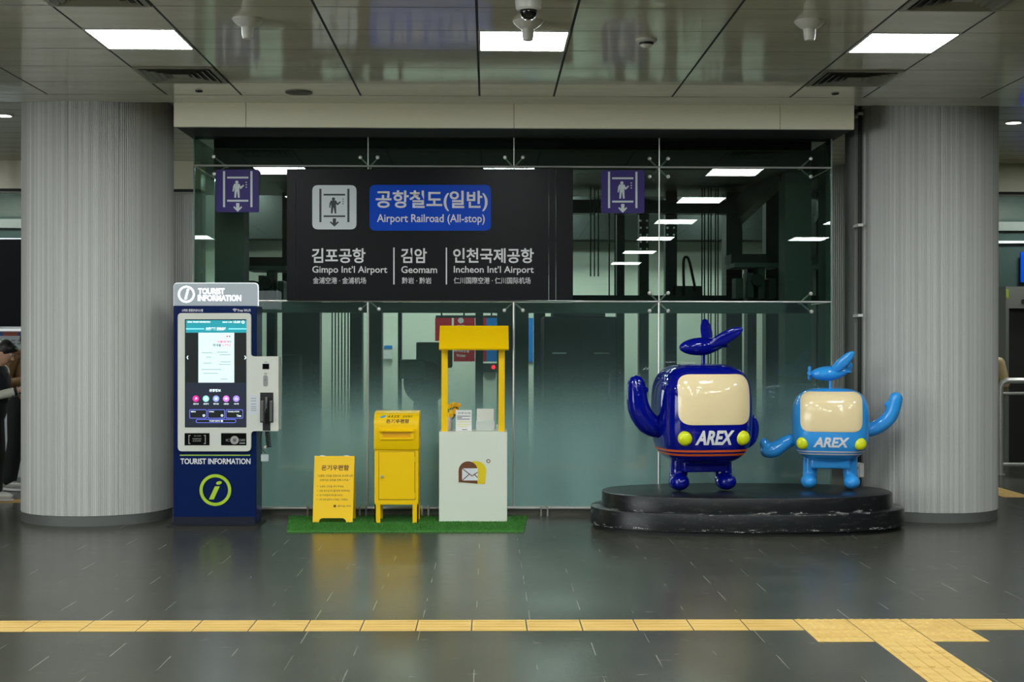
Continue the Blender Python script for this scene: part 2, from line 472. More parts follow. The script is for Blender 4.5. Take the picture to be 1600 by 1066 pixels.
# ------------------------------------------------------------------ glass lift enclosure
YG = 12.8
GX = [P(p, 400, YG).x for p in (303, 575, 803, 1030, 1299)]
Z0, Z1, Z2, Z3 = P(800, 794, YG).z, P(800, 471, YG).z, P(800, 260.5, YG).z, 3.40
n_win = 0
def pane(x0, x1, y0, y1, z0, z1, m):
    global n_win
    n_win += 1; bm = BM(); box(bm, x0, x1, y0, y1, z0, z1)
    return struct('window_%d' % n_win, bm, m)
def pane_quad(pts, m):
    """single sheet of glass"""
    global n_win
    n_win += 1; bm = BM(); bm.faces.new([bm.verts.new(p) for p in pts])
    return struct('window_%d' % n_win, bm, m)
for i in range(4):
    a, b = GX[i] + 0.006, GX[i + 1] - 0.006
    for z0, z1, m in ((Z0, Z1 - 0.006, M_frost), (Z1 + 0.006, Z2 - 0.006, M_glass), (Z2 + 0.006, Z3, M_glass)):
        tl_ = (z1 - z0) * 0.013 if m is M_glass else 0.0
        pane_quad([(a, YG, z0), (b, YG, z0), (b, YG + tl_, z1), (a, YG + tl_, z1)], m)
for x in (GX[0], GX[4]):
    for z0, z1, m in ((Z0, Z1 - 0.006, M_frost), (Z1 + 0.006, Z2 - 0.006, M_glass), (Z2 + 0.006, Z3, M_glass)):
        pane_quad([(x, YG + 0.02, z0), (x, 15.7, z0), (x, 15.7, z1), (x, YG + 0.02, z1)], m)
n_trim = 5
def trim(bm, m, smooth=False):
    global n_trim
    n_trim += 1; return struct('trim_%d' % n_trim, bm, m, smooth=smooth)
def rod(a, b, r, m=None, seg=10):
    bm = BM(); tube(bm, [a, b], r, seg); return trim(bm, m or M_steel, True)
for z in (Z1, Z2):
    rod((GX[0], YG, z), (GX[4], YG, z), 0.009)
rod((GX[0], YG - 0.03, Z0 + 0.005), (GX[4], YG - 0.03, Z0 + 0.005), 0.014)
for x in GX[1:4]:
    rod((x, YG + 0.004, Z0), (x, YG + 0.004, Z1), 0.010)
    rod((x, YG + 0.004, Z1), (x, YG + 0.004, Z3), 0.006)
M_gedge = mat('glass_edge_green', (120, 150, 138), 0.2)
for x in (GX[0], GX[4]):
    bm = BM(); box(bm, x - 0.006, x + 0.006, YG - 0.004, YG + 0.018, Z0, Z3); trim(bm, M_gedge)
# low metal kerb strip behind the bottom rail
bm = BM(); box(bm, GX[0], GX[4], YG + 0.03, YG + 0.06, 0.0, 0.055); trim(bm, mat('kerb_steel', (120, 118, 108), 0.35, metal=0.8))

def fitting(px, py, arms, label):
    c = P(px, py, YG)
    t = empty('glass_fitting', (c.x, YG + 0.05, c.z), label, 'glass fitting')
    bm = BM(); lathe(bm, [(0.0, -0.02), (0.016, -0.02), (0.016, 0.03), (0.0, 0.03)], Vector((c.x, YG + 0.05, c.z)), 14, 'Y'); obj('hub', bm, M_steel, t, True)
    for dx, dy in arms:
        e = P(px + dx, py + dy, YG)
        bm = BM(); tube(bm, [(c.x, YG + 0.05, c.z), ((c.x + e.x) / 2, YG + 0.055, (c.z + e.z) / 2), (e.x, YG + 0.035, e.z)], [0.008, 0.008, 0.006], 8); obj('arm', bm, M_steel, t, True)
        bm = BM(); lathe(bm, [(0.0, -0.05), (0.013, -0.048), (0.018, -0.042), (0.018, -0.036), (0.01, -0.036), (0.01, 0.0), (0.0, 0.0)], Vector((e.x, YG + 0.04, e.z)), 16, 'Y'); obj('bolt', bm, M_steel, t, True)
A4 = [(-15, -14), (14, -14), (-15, 14), (14, 14)]
fitting(352, 259, [(-18, -14), (-17, 13)], 'two-armed steel glass fitting just above the purple sign near the kiosk')
fitting(577, 260, [(-14, -14), (13, -14)], 'steel glass fitting above the blue airport railroad panel')
fitting(803, 261, [(-14, -15), (14, -15)], 'steel glass fitting at the top of the black sign near its blank end')
fitting(1030, 262, A4, 'four-armed steel glass fitting beside the purple sign nearer the statues, upper rail')
fitting(1252, 262, [(15, -14), (15, 14)], 'two-armed steel glass fitting at the upper corner above the pale blue statue')
fitting(577, 471, [(-14, 12), (15, 12)], 'steel glass fitting below the black sign, above the yellow post box')
fitting(803, 472, [(-15, 13), (14, 13)], 'steel glass fitting below the black sign, beside the yellow stall roof')
fitting(1030, 472, A4, 'four-armed steel glass fitting above the dark blue statue, lower rail')
fitting(1252, 473, [(15, -14), (16, 14)], 'two-armed steel glass fitting above the pale blue statue, lower rail')
# pairs of short stands that carry the bottom rail
for px, lab in ((568, 'by the post box'), (665, 'between the post box and the pale counter'), (850, 'between the pale counter and the podium'), (487, 'half hidden behind the folding sign')):
    t = empty('rail_stand', (P(px, 800, YG).x, YG - 0.06, 0), 'pair of short steel rods under the rail, ' + lab, 'rail stand')
    for d in (-5, 5):
        x = P(px + d, 800, YG).x
        bm = BM(); tube(bm, [(x, YG - 0.065, 0.0), (x, YG - 0.065, Z0 + 0.03)], 0.008, 8); obj('rod', bm, M_steel, t, True)
    bm = BM(); box(bm, P(px - 6, 800, YG).x, P(px + 6, 800, YG).x, YG - 0.07, YG - 0.01, Z0 + 0.0, Z0 + 0.012); obj('clamp', bm, M_steel, t)

# ------------------------------------------------------------------ inside of the lift shaft
def tbox(name, x0, y0, x1, y1, Y, D, m, label, cat, group=None):
    """box whose front face fills a pixel rectangle at depth Y"""
    a, b = P(x0, y1, Y), P(x1, y0, Y)
    bm = BM(); box(bm, a.x, b.x, Y, Y + D, max(a.z, 0.0), min(b.z, ZR)); 
    return thing1(name, bm, m, label, cat, group)
# header box at the top of the shaft
bm = BM(); box(bm, GX[0] + 0.1, GX[4] - 0.1, 13.2, 15.6, 3.16, ZR); trim(bm, mat('header_dark', (22, 30, 29), 0.5))
bm = BM(); box(bm, GX[0] + 0.1, GX[4] - 0.1, 13.3, 13.42, P(800, 489, 13.3).z, P(800, 473, 13.3).z); trim(bm, M_teal)
PG = 'steel posts inside the glass lift shaft'
def post(x0, x1, Y, D, m, label, y0=200, y1=1000): tbox('steel_post', x0, y0, x1, y1, Y, D, m, label, 'post')
post(335, 381, 13.3, 0.3, M_teal, 'grey-green steel post behind the purple sign near the kiosk')
post(1226, 1268, 13.3, 0.3, M_teal, 'grey-green steel post inside the glass behind the pale blue statue')
post(440, 500, 15.3, 0.2, M_dark, 'dark steel post in the shaft behind the folding sign')
post(546, 566, 15.3, 0.2, M_dark, 'dark steel post in the shaft between folding sign and post box')
post(576, 597, 15.3, 0.2, M_dark, 'dark steel post in the shaft just behind the post box')
post(621, 628, 15.35, 0.1, M_dark, 'thin dark post beside the pulley wheel')
post(742, 755, 15.3, 0.15, M_teal, 'grey-green post seen between the yellow stall uprights', y0=480)
post(776, 826, 15.3, 0.25, M_teal, 'wide grey-green post behind the outer stall upright', y0=480)
post(834, 852, 15.3, 0.2, M_dark, 'dark post beside the blue strip in the shaft', y0=480)
post(963, 976, 15.2, 0.15, M_dark, 'dark post below the purple sign nearer the statues', y0=310)
post(998, 1014, 15.1, 0.15, M_dark, 'dark bolted post beside the purple sign nearer the statues', y0=310)
post(1039, 1058, 15.1, 0.15, M_dark, 'dark bolted post just past the four-armed fittings', y0=270)
post(1134, 1160, 15.1, 0.3, M_dark, 'broad dark post behind the dark blue statue toy plane', y0=270)
post(1196, 1215, 15.2, 0.2, M_dark, 'dark post in the shaft between the two statues')
tbox('steel_beam', 895, 313, 1165, 333, 15.0, 0.2, M_dark, 'dark steel cross beam behind the purple sign nearer the statues', 'beam')
tbox('steel_beam', 895, 462, 1225, 474, 14.9, 0.2, M_dark, 'dark steel cross beam level with the lower glass rail', 'beam')
bm = BM(); a, b = P(1150, 335, 15.2), P(1226, 262, 13.5)
vs = box(bm, -0.05, 0.05, 0, 1, -0.12, 0.12)
d = b - a
for v in vs: v.co = a + d * v.co.y + Vector((v.co.x, 0, v.co.z))
thing1('slanting_beam', bm, M_dark, 'dark beam running back along the shaft side above the pale blue statue', 'beam')
M_cl = mat('lit_clerestory', (176, 196, 160), 0.5, emit=0.5)  # own glow stands in for light falling on these panels
for x0, x1, lab in ((890, 965, 'beside the purple sign'), (1050, 1128, 'above the black hose hoop'), (1158, 1192, 'near the slanting beam')):
    tbox('clerestory_panel', x0, 287, x1, 304, 15.6, 0.1, M_cl, 'pale lit high panel at the back of the shaft, ' + lab, 'lit panel')
# bolt heads on the posts
for px, ys in ((1001, range(345, 400, 11)), (1011, range(345, 400, 11)), (1043, range(345, 372, 11)), (1053, range(345, 372, 11))):
    for k, py in enumerate(ys):
        q = P(px, py, 15.09); bm = BM(); lathe(bm, [(0, -0.012), (0.011, -0.012), (0.013, 0.0), (0, 0.0)], Vector((q.x, 15.09, q.z)), 8, 'Y')
        thing1('bolt_head', bm, M_steel, 'small steel bolt head on a dark post past the purple sign', 'bolt', 'bolt heads on the shaft posts')
# hoist cables
CG = 'hoist cables inside the lift shaft'
for px, y0, y1, lab in [(x, 285, 432, 'thin dark hoist cable beside the purple sign nearer the statues') for x in (923, 929, 935)] + \
        [(x, 270, 780, 'thin dark hoist cable beyond the dark blue statue toy plane') for x in (1097, 1101, 1107, 1111, 1118, 1122)] + \
        [(x, 478, 720, 'thin dark hoist cable in the shaft above the folding sign') for x in (519, 524, 529, 534, 539, 544)] + [(952, 333, 462, 'thin dark cable below the purple sign nearer the statues'), (961, 333, 462, 'thin dark cable below the purple sign nearer the statues')]:
    a, b = P(px, y0, 14.7), P(px, y1, 14.7)
    bm = BM(); tube(bm, [(a.x, 14.7, b.z), (a.x, 14.7, 3.165)], 0.007, 6)
    thing1('hoist_cable', bm, M_black, lab, 'cable', lab)
# lift car
ca, cb = P(850, 793, 14.2), P(964, 495, 14.2)
t = empty('lift_car', ((ca.x + cb.x) / 2, 14.5, 0), 'dark lift car behind frosted glass beside the dark blue statue', 'lift car')
bm = BM(); box(bm, ca.x, cb.x, 14.2, 15.2, 0.05, cb.z); bev(bm, 0.01, 1); obj('car_body', bm, mat('car_dark', (20, 25, 26), 0.4), t)
bm = BM(); box(bm, (ca.x + cb.x) / 2 - 0.003, (ca.x + cb.x) / 2 + 0.003, 14.19, 14.2, 0.06, cb.z - 0.2); obj('door_seam', bm, M_black, t)
for sx0, sx1 in ((863, 885), (928, 952)):
    flat('trim_strip', rect(sx0, 551, sx1, 553), 14.19, M_steel, t, 0.004)  # pale strips standing in for small reflections on the car
bm = BM(); box(bm, ca.x + 0.1, cb.x - 0.1, 14.4, 15.0, cb.z, cb.z + 0.12); obj('roof_gear', bm, M_dark, t)
# pulley wheel and motor housing
pc = P(665, 590, 14.4)
t = empty('pulley_unit', (pc.x, 14.4, 0), 'big dark pulley wheel under a motor box, above the post box', 'pulley')
bm = BM(); r = 0.19
lathe(bm, [(r, -0.09), (r + 0.03, -0.09), (r + 0.03, -0.06), (r - 0.02, -0.04), (r - 0.02, 0.04), (r + 0.03, 0.06), (r + 0.03, 0.09), (r, 0.09)], Vector((pc.x, 14.4, pc.z - 0.05)), 40, 'Y'); obj('pulley_wheel', bm, M_dark, t, True)
for k in range(3):
    a_ = k * pi / 3 + 0.5; bm = BM(); tube(bm, [(pc.x - 0.2 * cos(a_), 14.4, pc.z - 0.05 - 0.2 * sin(a_)), (pc.x + 0.2 * cos(a_), 14.4, pc.z - 0.05 + 0.2 * sin(a_))], 0.025, 8); obj('spoke', bm, M_dark, t)
a, b = P(625, 592, 14.2), P(664, 562, 14.2)
bm = BM(); box(bm, a.x, b.x, 14.15, 14.45, a.z, b.z); bev(bm, 0.01, 1); obj('bracket_box', bm, mat('machine_green', (58, 74, 70), 0.5), t)
a, b = P(650, 575, 14.3), P(706, 535, 14.3)
bm = BM(); box(bm, a.x, b.x, 14.32, 14.6, a.z, b.z); bev(bm, 0.01, 1); obj('motor_housing', bm, mat('machine_green', (58, 74, 70), 0.5), t)
bm = BM(); box(bm, pc.x - 0.12, pc.x + 0.12, 14.3, 14.6, 0.0, pc.z - 0.25); obj('pedestal', bm, M_dark, t)
# rail clamps and machinery by the sides
def machine(x0, y0, x1, y1, label):
    a, b = P(x0, y1, 14.0), P(x1, y0, 14.0); W, H = b.x - a.x, b.z - a.z
    t = empty('lift_machine', ((a.x + b.x) / 2, 14.1, a.z), label, 'machinery')
    bm = BM(); box(bm, a.x, b.x, 14.0, 14.5, a.z + 0.68 * H, a.z + 0.78 * H); obj('rail', bm, M_teal, t)
    for k in range(4):
        bm = BM(); box(bm, a.x + W * (0.05 + 0.24 * k), a.x + W * (0.2 + 0.24 * k), 14.05, 14.3, a.z, a.z + H * (0.45 + 0.12 * ((k * 7) % 3))); bev(bm, 0.006, 1); obj('bracket', bm, mat('machine_green', (58, 74, 70), 0.5), t)
    bm = BM(); lathe(bm, [(0, -0.04), (0.06, -0.04), (0.06, 0.04), (0, 0.04)], Vector(((a.x + b.x) / 2, 14.02, a.z + 0.4 * H)), 20, 'Y'); obj('roller', bm, M_dark, t, True)
    bm = BM(); box(bm, a.x + W * 0.4, a.x + W * 0.6, 14.3, 14.5, 0.0, a.z + 0.7 * H); obj('stand', bm, M_dark, t)
    bm = BM(); box(bm, a.x, b.x, 14.2, 14.6, a.z + 0.78 * H, b.z); obj('housing', bm, M_dark, t)
machine(384, 400, 447, 470, 'dark lift machinery on brackets above the kiosk header')
machine(1148, 395, 1220, 466, 'dark lift machinery on brackets above the statues')
# hose hoop
bm = BM(); tube(bm, curve_pts([(*PXZ(1069, 462, 14.9)[:1], 14.9, PXZ(1069, 462, 14.9)[1]), (PXZ(1068, 410, 14.9)[0], 14.9, PXZ(1068, 410, 14.9)[1]), (PXZ(1073, 402, 14.9)[0], 14.9, PXZ(1073, 402, 14.9)[1]), (PXZ(1078, 412, 14.9)[0], 14.9, PXZ(1078, 412, 14.9)[1]), (PXZ(1087, 455, 14.9)[0], 14.9, PXZ(1087, 455, 14.9)[1])], 24), 0.014, 8)
thing1('hose', bm, M_black, 'black hose bent into a hoop on the shaft beam', 'hose', smooth=True)
tbox('control_box', 1056, 447, 1096, 463, 14.95, 0.15, M_dark, 'low dark control box below the black hose hoop', 'control box')

# concourse seen through the shaft: pale wall, signs and lights
slab('wall_rear_concourse', -3.6, 4.2, 19.6, 19.75, 0, 2.95, M_wall)
bm = BM(); box(bm, -3.6, 4.2, 19.2, 19.6, 2.95, ZR); trim(bm, M_dark)
M_red = mat('red_sign', (190, 26, 52), 0.4); M_cyan = mat('cyan_sign', (22, 128, 212), 0.4)
def restroom_sign():
    Y = 18.6; a, b = P(680, 565, Y), P(778, 497, Y)
    t = empty('restroom_sign', ((a.x + b.x) / 2, Y, a.z), 'red and blue restroom sign behind the yellow stall roof', 'sign')
    flat('sign_panel', rect(680, 497, 706, 533), Y, M_red, t, 0.03); 
    bm = BM(); q0, q1 = P(709, 565, Y), P(742, 497, Y); box(bm, q0.x, q1.x, Y - 0.03, Y, q0.z, q1.z); obj('sign_panel', bm, M_red, t)
    flat('sign_panel', rect(755, 497, 760, 565), Y, M_red, t, 0.03); flat('sign_panel', rect(760, 497, 777, 565), Y, M_cyan, t, 0.03)
    flat('pictogram', circ(720, 501, 4.5), Y - 0.03, M_print, t); flat('pictogram', rpoly([(713, 516, 0), (713, 508, 3), (727, 508, 3), (727, 516, 0)]), Y - 0.03, M_print, t)
    text('여자화장실', 709, 544, 733, 551, Y - 0.03, M_print, t, 0.02); text('Women', 713, 553, 727, 558, Y - 0.03, M_print, t, 0.01)
    bm = BM(); box(bm, P(681, 490, Y).x, P(777, 490, Y).x, Y - 0.03, Y, P(681, 497, Y).z, P(681, 493, Y).z); obj('hanger_bar', bm, M_dark, t)
    for px in (690, 725, 768):
        q = P(px, 495, Y); bm = BM(); tube(bm, [(q.x, Y - 0.015, q.z), (q.x, Y - 0.015, ZR)], 0.012, 6); obj('hanger_rod', bm, M_dark, t)
restroom_sign()
tbox('blue_sign_strip', 826, 497, 833, 566, 19.57, 0.04, M_cyan, 'narrow blue sign edge beside the lift car', 'sign')
t = tbox('wall_notice', 600, 540, 613, 561, 19.55, 0.03, M_print, 'small white notice with a blue heading above the post box', 'notice')
a = flat('heading', rect(600, 540, 613, 545), 19.548, M_cyan, None, 0.006); a.parent = t; a.location = Vector(a.location) - Vector(t.location)
t = tbox('call_panel', 753, 568, 777, 582, 19.5, 0.1, M_dark, 'dark call panel with a red light behind the stall', 'panel')
bm = BM(); q = P(771, 574, 19.49); lathe(bm, [(0, -0.012), (0.022, -0.01), (0.028, 0), (0, 0)], q, 16, 'Y'); a = obj('red_light', bm, mat('red_led', (255, 30, 50), 0.4, emit=2.0)); a.parent = t; a.location = Vector(a.location) - Vector(t.location)

# ------------------------------------------------------------------ ceiling lights and fixtures
SX = (-2.63 + 0.305, -2.63 + 0.305 + 2.56, -2.63 + 0.305 + 5.12)
def light_panel(x, y, label, group=None):
    t = empty('ceiling_light', (x, y, ZC), label, 'ceiling light', group)
    bm = BM()
    for a in ((-0.3, 0.3, -0.315, -0.295), (-0.3, 0.3, 0.295, 0.315), (-0.3, -0.285, -0.295, 0.295), (0.285, 0.3, -0.295, 0.295)): box(bm, a[0], a[1], a[2], a[3], -0.006, -0.001)
    obj('frame', bm, M_white, t, local=True)
    bm = BM(); box(bm, -0.285, 0.285, -0.295, 0.295, -0.004, -0.001); obj('diffuser', bm, M_lamp, t, local=True)
    return t
first = light_panel(SX[0], 9.555, 'square lit ceiling panel above the kiosk column')
for x, lab in ((SX[1], 'square lit ceiling panel above the camera dome and black sign'), (SX[2], 'square lit ceiling panel above the column behind the pale blue statue')):
    o = copy_tree(first); o.location = (x, 9.555, ZC); o['label'] = lab
for j in range(8):
    for i in range(-1, 4):
        x = SX[0] + 2.56 * i; y = 9.555 - 2.53 * j
        if (j == 0 and 0 <= i <= 2) or (j > 3 and i in (-1, 3)) or j > 5: continue
        o = copy_tree(first); o.location = (x, y, ZC); o['label'] = 'square lit ceiling panel of the concourse outside the picture'; o['group'] = 'ceiling panels outside the picture'
for x in (-3.3, -1.2, 0.9, 3.0):
    for y in (17.2, 18.7):
        if y < 18 and abs(x) > 2.5: continue
        o = copy_tree(first); o.location = (x, y, ZR); o['label'] = 'square lit ceiling panel beyond the glass lift shaft'; o['group'] = 'ceiling panels beyond the lift shaft'
for x, y in ((-6.5, 14.4), (-6.5, 17.6), (7.1, 14.4), (7.1, 17.6)):  # unseen panels added to brighten the side passages
    o = copy_tree(first); o.location = (x, y, ZR); o['label'] = 'square lit ceiling panel of a side passage outside the picture'; o['group'] = 'ceiling panels of the side passages'
def downlight(x, y, label, group=None):
    t = empty('downlight', (x, y, ZR), label, 'downlight', group)
    bm = BM(); lathe(bm, [(0.07, -0.001), (0.07, -0.012), (0.085, -0.012), (0.092, -0.001)], Vector((0, 0, 0)), 28); obj('trim_ring', bm, M_white, t, True, local=True)
    bm = BM(); lathe(bm, [(0.0, -0.008), (0.07, -0.008), (0.07, -0.002)], Vector((0, 0, 0)), 28); obj('lens', bm, mat('downlight_lens', (255, 250, 235), 0.5, emit=14.0), t, True, local=True)
    return t
dl = downlight((10 - 762) / 2222 * 13.28, 13.28, 'round ceiling downlight beyond the kiosk column')
for x, y, lab in (((1588 - 762) / 2222 * 13.45, 13.45, 'round ceiling downlight beyond the column behind the statues'),):
    o = copy_tree(dl); o.location = (x, y, ZR); o['label'] = lab
for x, y in ((-5.9, 12.85), (-7.5, 12.85), (6.4, 12.85), (8.0, 12.85), (-4.4, 15.2), (-6.0, 15.2), (5.0, 15.2), (6.6, 15.2), (-7.6, 15.2), (8.2, 15.2)):
    o = copy_tree(dl); o.location = (x, y, ZR); o['label'] = 'round ceiling downlight of the side passages outside the picture'; o['group'] = 'downlights outside the picture'
def vent(x, y, label):
    t = empty('ceiling_vent', (x, y, ZC), label, 'air vent')
    M_v = mat('vent_metal', (128, 126, 108), 0.35)
    bm = BM(); box(bm, -0.29, 0.29, -0.3, 0.3, -0.003, -0.0005); obj('backing', bm, M_black, t, local=True)
    bm = BM()
    for a in ((-0.3, 0.3, -0.31, -0.275), (-0.3, 0.3, 0.275, 0.31), (-0.3, -0.265, -0.275, 0.275), (0.265, 0.3, -0.275, 0.275)): box(bm, a[0], a[1], a[2], a[3], -0.012, -0.001)
    obj('frame', bm, M_v, t, local=True)
    for k in range(4):
        r0 = 0.255 - k * 0.05; r1 = r0 - 0.028
        bm = BM()
        o_ = [bm.verts.new((sx * r0, sy * r0 * 1.04, -0.018)) for sx, sy in ((-1, -1), (1, -1), (1, 1), (-1, 1))]
        i_ = [bm.verts.new((sx * r1, sy * r1 * 1.04, -0.003)) for sx, sy in ((-1, -1), (1, -1), (1, 1), (-1, 1))]
        for q in range(4): bm.faces.new((o_[q], o_[(q + 1) % 4], i_[(q + 1) % 4], i_[q]))
        obj('louvre', bm, M_v, t, local=True)
    bm = BM(); box(bm, -0.06, 0.06, -0.06, 0.06, -0.012, -0.001); obj('centre_plate', bm, M_v, t, local=True)
    return t
v0 = vent(SX[0], 10.82, 'square ceiling vent with nested louvres above the kiosk column')
for x, y, lab in ((SX[2], 10.82, 'square ceiling vent above the column by the statues'), (SX[0], 8.29, 'square ceiling vent cut by the picture edge above the kiosk side light'), (SX[2], 8.29, 'square ceiling vent cut by the picture edge above the statue side light')):
    o = copy_tree(v0); o.location = (x, y, ZC); o['label'] = lab
def funnel(px, py, label):
    c = G(px, py, ZC)
    t = empty('ceiling_detector', (c.x, c.y, ZC), label, 'ceiling detector')
    bm = BM(); lathe(bm, [(0.096, 0.0), (0.096, -0.006), (0.085, -0.02), (0.055, -0.045), (0.042, -0.052)], Vector((0, 0, 0)), 32); obj('flange', bm, M_white, t, True, local=True)
    bm = BM(); lathe(bm, [(0.040, -0.05), (0.036, -0.1), (0.030, -0.122), (0.0, -0.124)], Vector((0, 0, 0)), 28); obj('spout', bm, M_white, t, True, local=True)
    return t
f0 = funnel(387, 30, 'white funnel-shaped ceiling detector between the kiosk light and the black sign')
for px, lab in ((825, 'white funnel-shaped ceiling detector under the camera dome'), (1265, 'white funnel-shaped ceiling detector near the light above the statues')):
    o = copy_tree(f0); q = G(px, 33, ZC); o.location = (q.x, q.y, ZC); o['label'] = lab
q = G(1010, 62, ZC)
t = empty('smoke_detector', (q.x, q.y, ZC), 'small round white smoke detector beside the middle ceiling light', 'smoke detector')
bm = BM(); lathe(bm, [(0.072, 0), (0.072, -0.008), (0.052, -0.02)], Vector((0, 0, 0)), 28); obj('base', bm, M_white, t, True, local=True)
bm = BM(); lathe(bm, [(0.050, -0.018), (0.046, -0.034), (0.042, -0.036)], Vector((0, 0, 0)), 28); obj('vent_ring', bm, M_black, t, True, local=True)
bm = BM(); lathe(bm, [(0.044, -0.036), (0.028, -0.05), (0.0, -0.054)], Vector((0, 0, 0)), 28); obj('cap', bm, M_white, t, True, local=True)
q = Vector(((825 - 762) / 2222 * 8.25, 8.25, ZC))
t = empty('dome_camera', q, 'white security camera dome with dark glass at the top edge', 'security camera')
bm = BM(); lathe(bm, [(0.075, 0), (0.078, -0.05), (0.074, -0.09), (0.06, -0.102), (0.05, -0.1)], Vector((0, 0, 0)), 32); obj('housing', bm, M_white, t, True, local=True)
bm = BM(); lathe(bm, [(0.052, -0.098), (0.050, -0.115), (0.042, -0.135), (0.026, -0.15), (0.0, -0.156)], Vector((0, 0, 0)), 32); obj('dome', bm, mat('dome_glass', (10, 12, 12), 0.06, coat=0.5), t, 'all', local=True)
q = G(467, 144, ZC); bm = BM(); lathe(bm, [(0.11, ZC), (0.11, ZC - 0.008), (0.095, ZC - 0.01), (0.0, ZC - 0.006)], Vector((q.x, q.y, 0)), 32)
thing1('ceiling_speaker', bm, mat('speaker_grey', (92, 90, 78), 0.5), 'flat round speaker in the ceiling above the first purple sign', 'speaker', smooth=True)
for px, py, lab in ((311, 142, 'tiny dark sprinkler cap beside the vent above the kiosk'), (1305, 146, 'tiny dark sprinkler cap below the vent above the statues')):
    q = G(px, py, ZC); bm = BM(); lathe(bm, [(0.03, ZC), (0.03, ZC - 0.006), (0.018, ZC - 0.012), (0.0, ZC - 0.012)], Vector((q.x, q.y, 0)), 20)
    thing1('sprinkler_cap', bm, M_dark, lab, 'sprinkler', smooth=True)

# ------------------------------------------------------------------ signs on the glass
def sign_board():
    Y = YG - 0.02; a, b = P(449, 469.5, Y), P(895, 265, Y)
    t = empty('direction_sign', ((a.x + b.x) / 2, Y, a.z), 'large black airport railroad sign with white Korean, English and Chinese writing', 'sign')
    for x0, x1 in ((449, 463), (463.6, 857), (857.6, 868), (868.6, 895)):
        flat('board_panel', rect(x0, 265, x1, 469.5), Y, M_board, t, 0.03)
    Yf = Y - 0.03
    flat('pictogram_plate', rrect(488, 289.5, 557, 358.5, 9), Yf, M_signw, t, 0.003)
    lift_icon(t, Yf - 0.003, 499, 295, 546, 354.5, mat('icon_dark', (52, 54, 56), 0.5), True)
    flat('name_plate', rrect(577.5, 289, 767, 360.5, 9), Yf, M_blue, t, 0.003)
    Yp = Yf - 0.003
    text('공항철도(일반)', 587, 298, 762, 329.5, Yp, M_print, t, 0.022); text('Airport Railroad (All-stop)', 589, 335, 757.5, 351, Yp, M_print, t, 0.012)
    text('김포공항', 487, 388, 571, 411, Yf, M_print, t, 0.02); text('Gimpo Int’l Airport', 488, 416, 605, 429.5, Yf, M_print, t, 0.012); text('金浦空港 · 金浦机场', 489, 433.5, 572, 443.5, Yf, M_print, t, 0.006)
    text('검암', 626.5, 388, 667, 411, Yf, M_print, t, 0.02); text('Geomam', 627, 416, 683, 426.8, Yf, M_print, t, 0.012); text('黔岩 · 黔岩', 628, 433.5, 674, 443.5, Yf, M_print, t, 0.006)
    text('인천국제공항', 708, 388, 834, 411, Yf, M_print, t, 0.02); text('Incheon Int’l Airport', 709, 416, 834, 429.5, Yf, M_print, t, 0.012); text('仁川国際空港 · 仁川国际机场', 709, 433.5, 829, 443.5, Yf, M_print, t, 0.006)
    for x in (615.5, 697.5): flat('divider_line', rect(x - 1, 387, x + 1, 444.5), Yf, M_print, t)
def lift_icon(t, Y, x0, y0, x1, y1, m, dots):
    """lift pictogram: two rails, floor and roof bars, a figure and an arrow, in a pixel box"""
    W, H = x1 - x0, y1 - y0
    X = lambda u: x0 + u * W
    V = lambda v: y0 + v * H
    def add(bm, pts): prism(bm, pxpoly(pts, Y), Y - 0.002, Y)
    bm = BM()
    add(bm, rect(X(0), V(0), X(0.07), V(0.88))); add(bm, rect(X(0.93), V(0), X(1), V(0.88)))
    add(bm, rect(X(0.14), V(0.135), X(0.86), V(0.18))); add(bm, rect(X(0.14), V(0.70), X(0.86), V(0.745)))
    add(bm, circ(X(0.47), V(0.27), W * 0.055, 16))
    add(bm, [(X(0.38), V(0.31)), (X(0.56), V(0.31)), (X(0.60), V(0.38)), (X(0.69), V(0.33)), (X(0.71), V(0.36)), (X(0.60), V(0.44)), (X(0.555), V(0.40)), (X(0.555), V(0.46)), (X(0.565), V(0.65)), (X(0.51), V(0.65)), (X(0.48), V(0.50)), (X(0.465), V(0.50)), (X(0.44), V(0.65)), (X(0.385), V(0.65)), (X(0.395), V(0.46)), (X(0.39), V(0.40)), (X(0.36), V(0.50)), (X(0.325), V(0.50)), (X(0.34), V(0.38))])
    if dots:
        for k in range(3): add(bm, rect(X(0.77), V(0.26 + 0.06 * k), X(0.81), V(0.285 + 0.06 * k)))
    w = 0.055
    add(bm, [(X(0.5 - w), V(0.78)), (X(0.5 + w), V(0.78)), (X(0.5 + w), V(0.90)), (X(0.62), V(0.855)), (X(0.65), V(0.885)), (X(0.5), V(0.995)), (X(0.35), V(0.885)), (X(0.38), V(0.855)), (X(0.5 - w), V(0.90))])
    return obj('pictogram', bm, m, t)
sign_board()
for x0, y0, x1, y1, lab in ((338, 265.5, 405, 332, 'purple square lift sign on the glass above the kiosk header'), (939.5, 266.5, 1006.5, 333.5, 'purple square lift sign on the glass past the black sign')):
    Y = YG - 0.02; a, b = P(x0, y1, Y), P(x1, y0, Y)
    t = empty('lift_sign', ((a.x + b.x) / 2, Y, a.z), lab, 'sign')
    flat('sign_plate', rrect(x0, y0, x1, y1, 3), Y, M_purple, t, 0.02)
    lift_icon(t, Y - 0.02, x0 + 10.5, y0 + 2, x1 - 10.5, y1 - 0.5, M_signw, True)

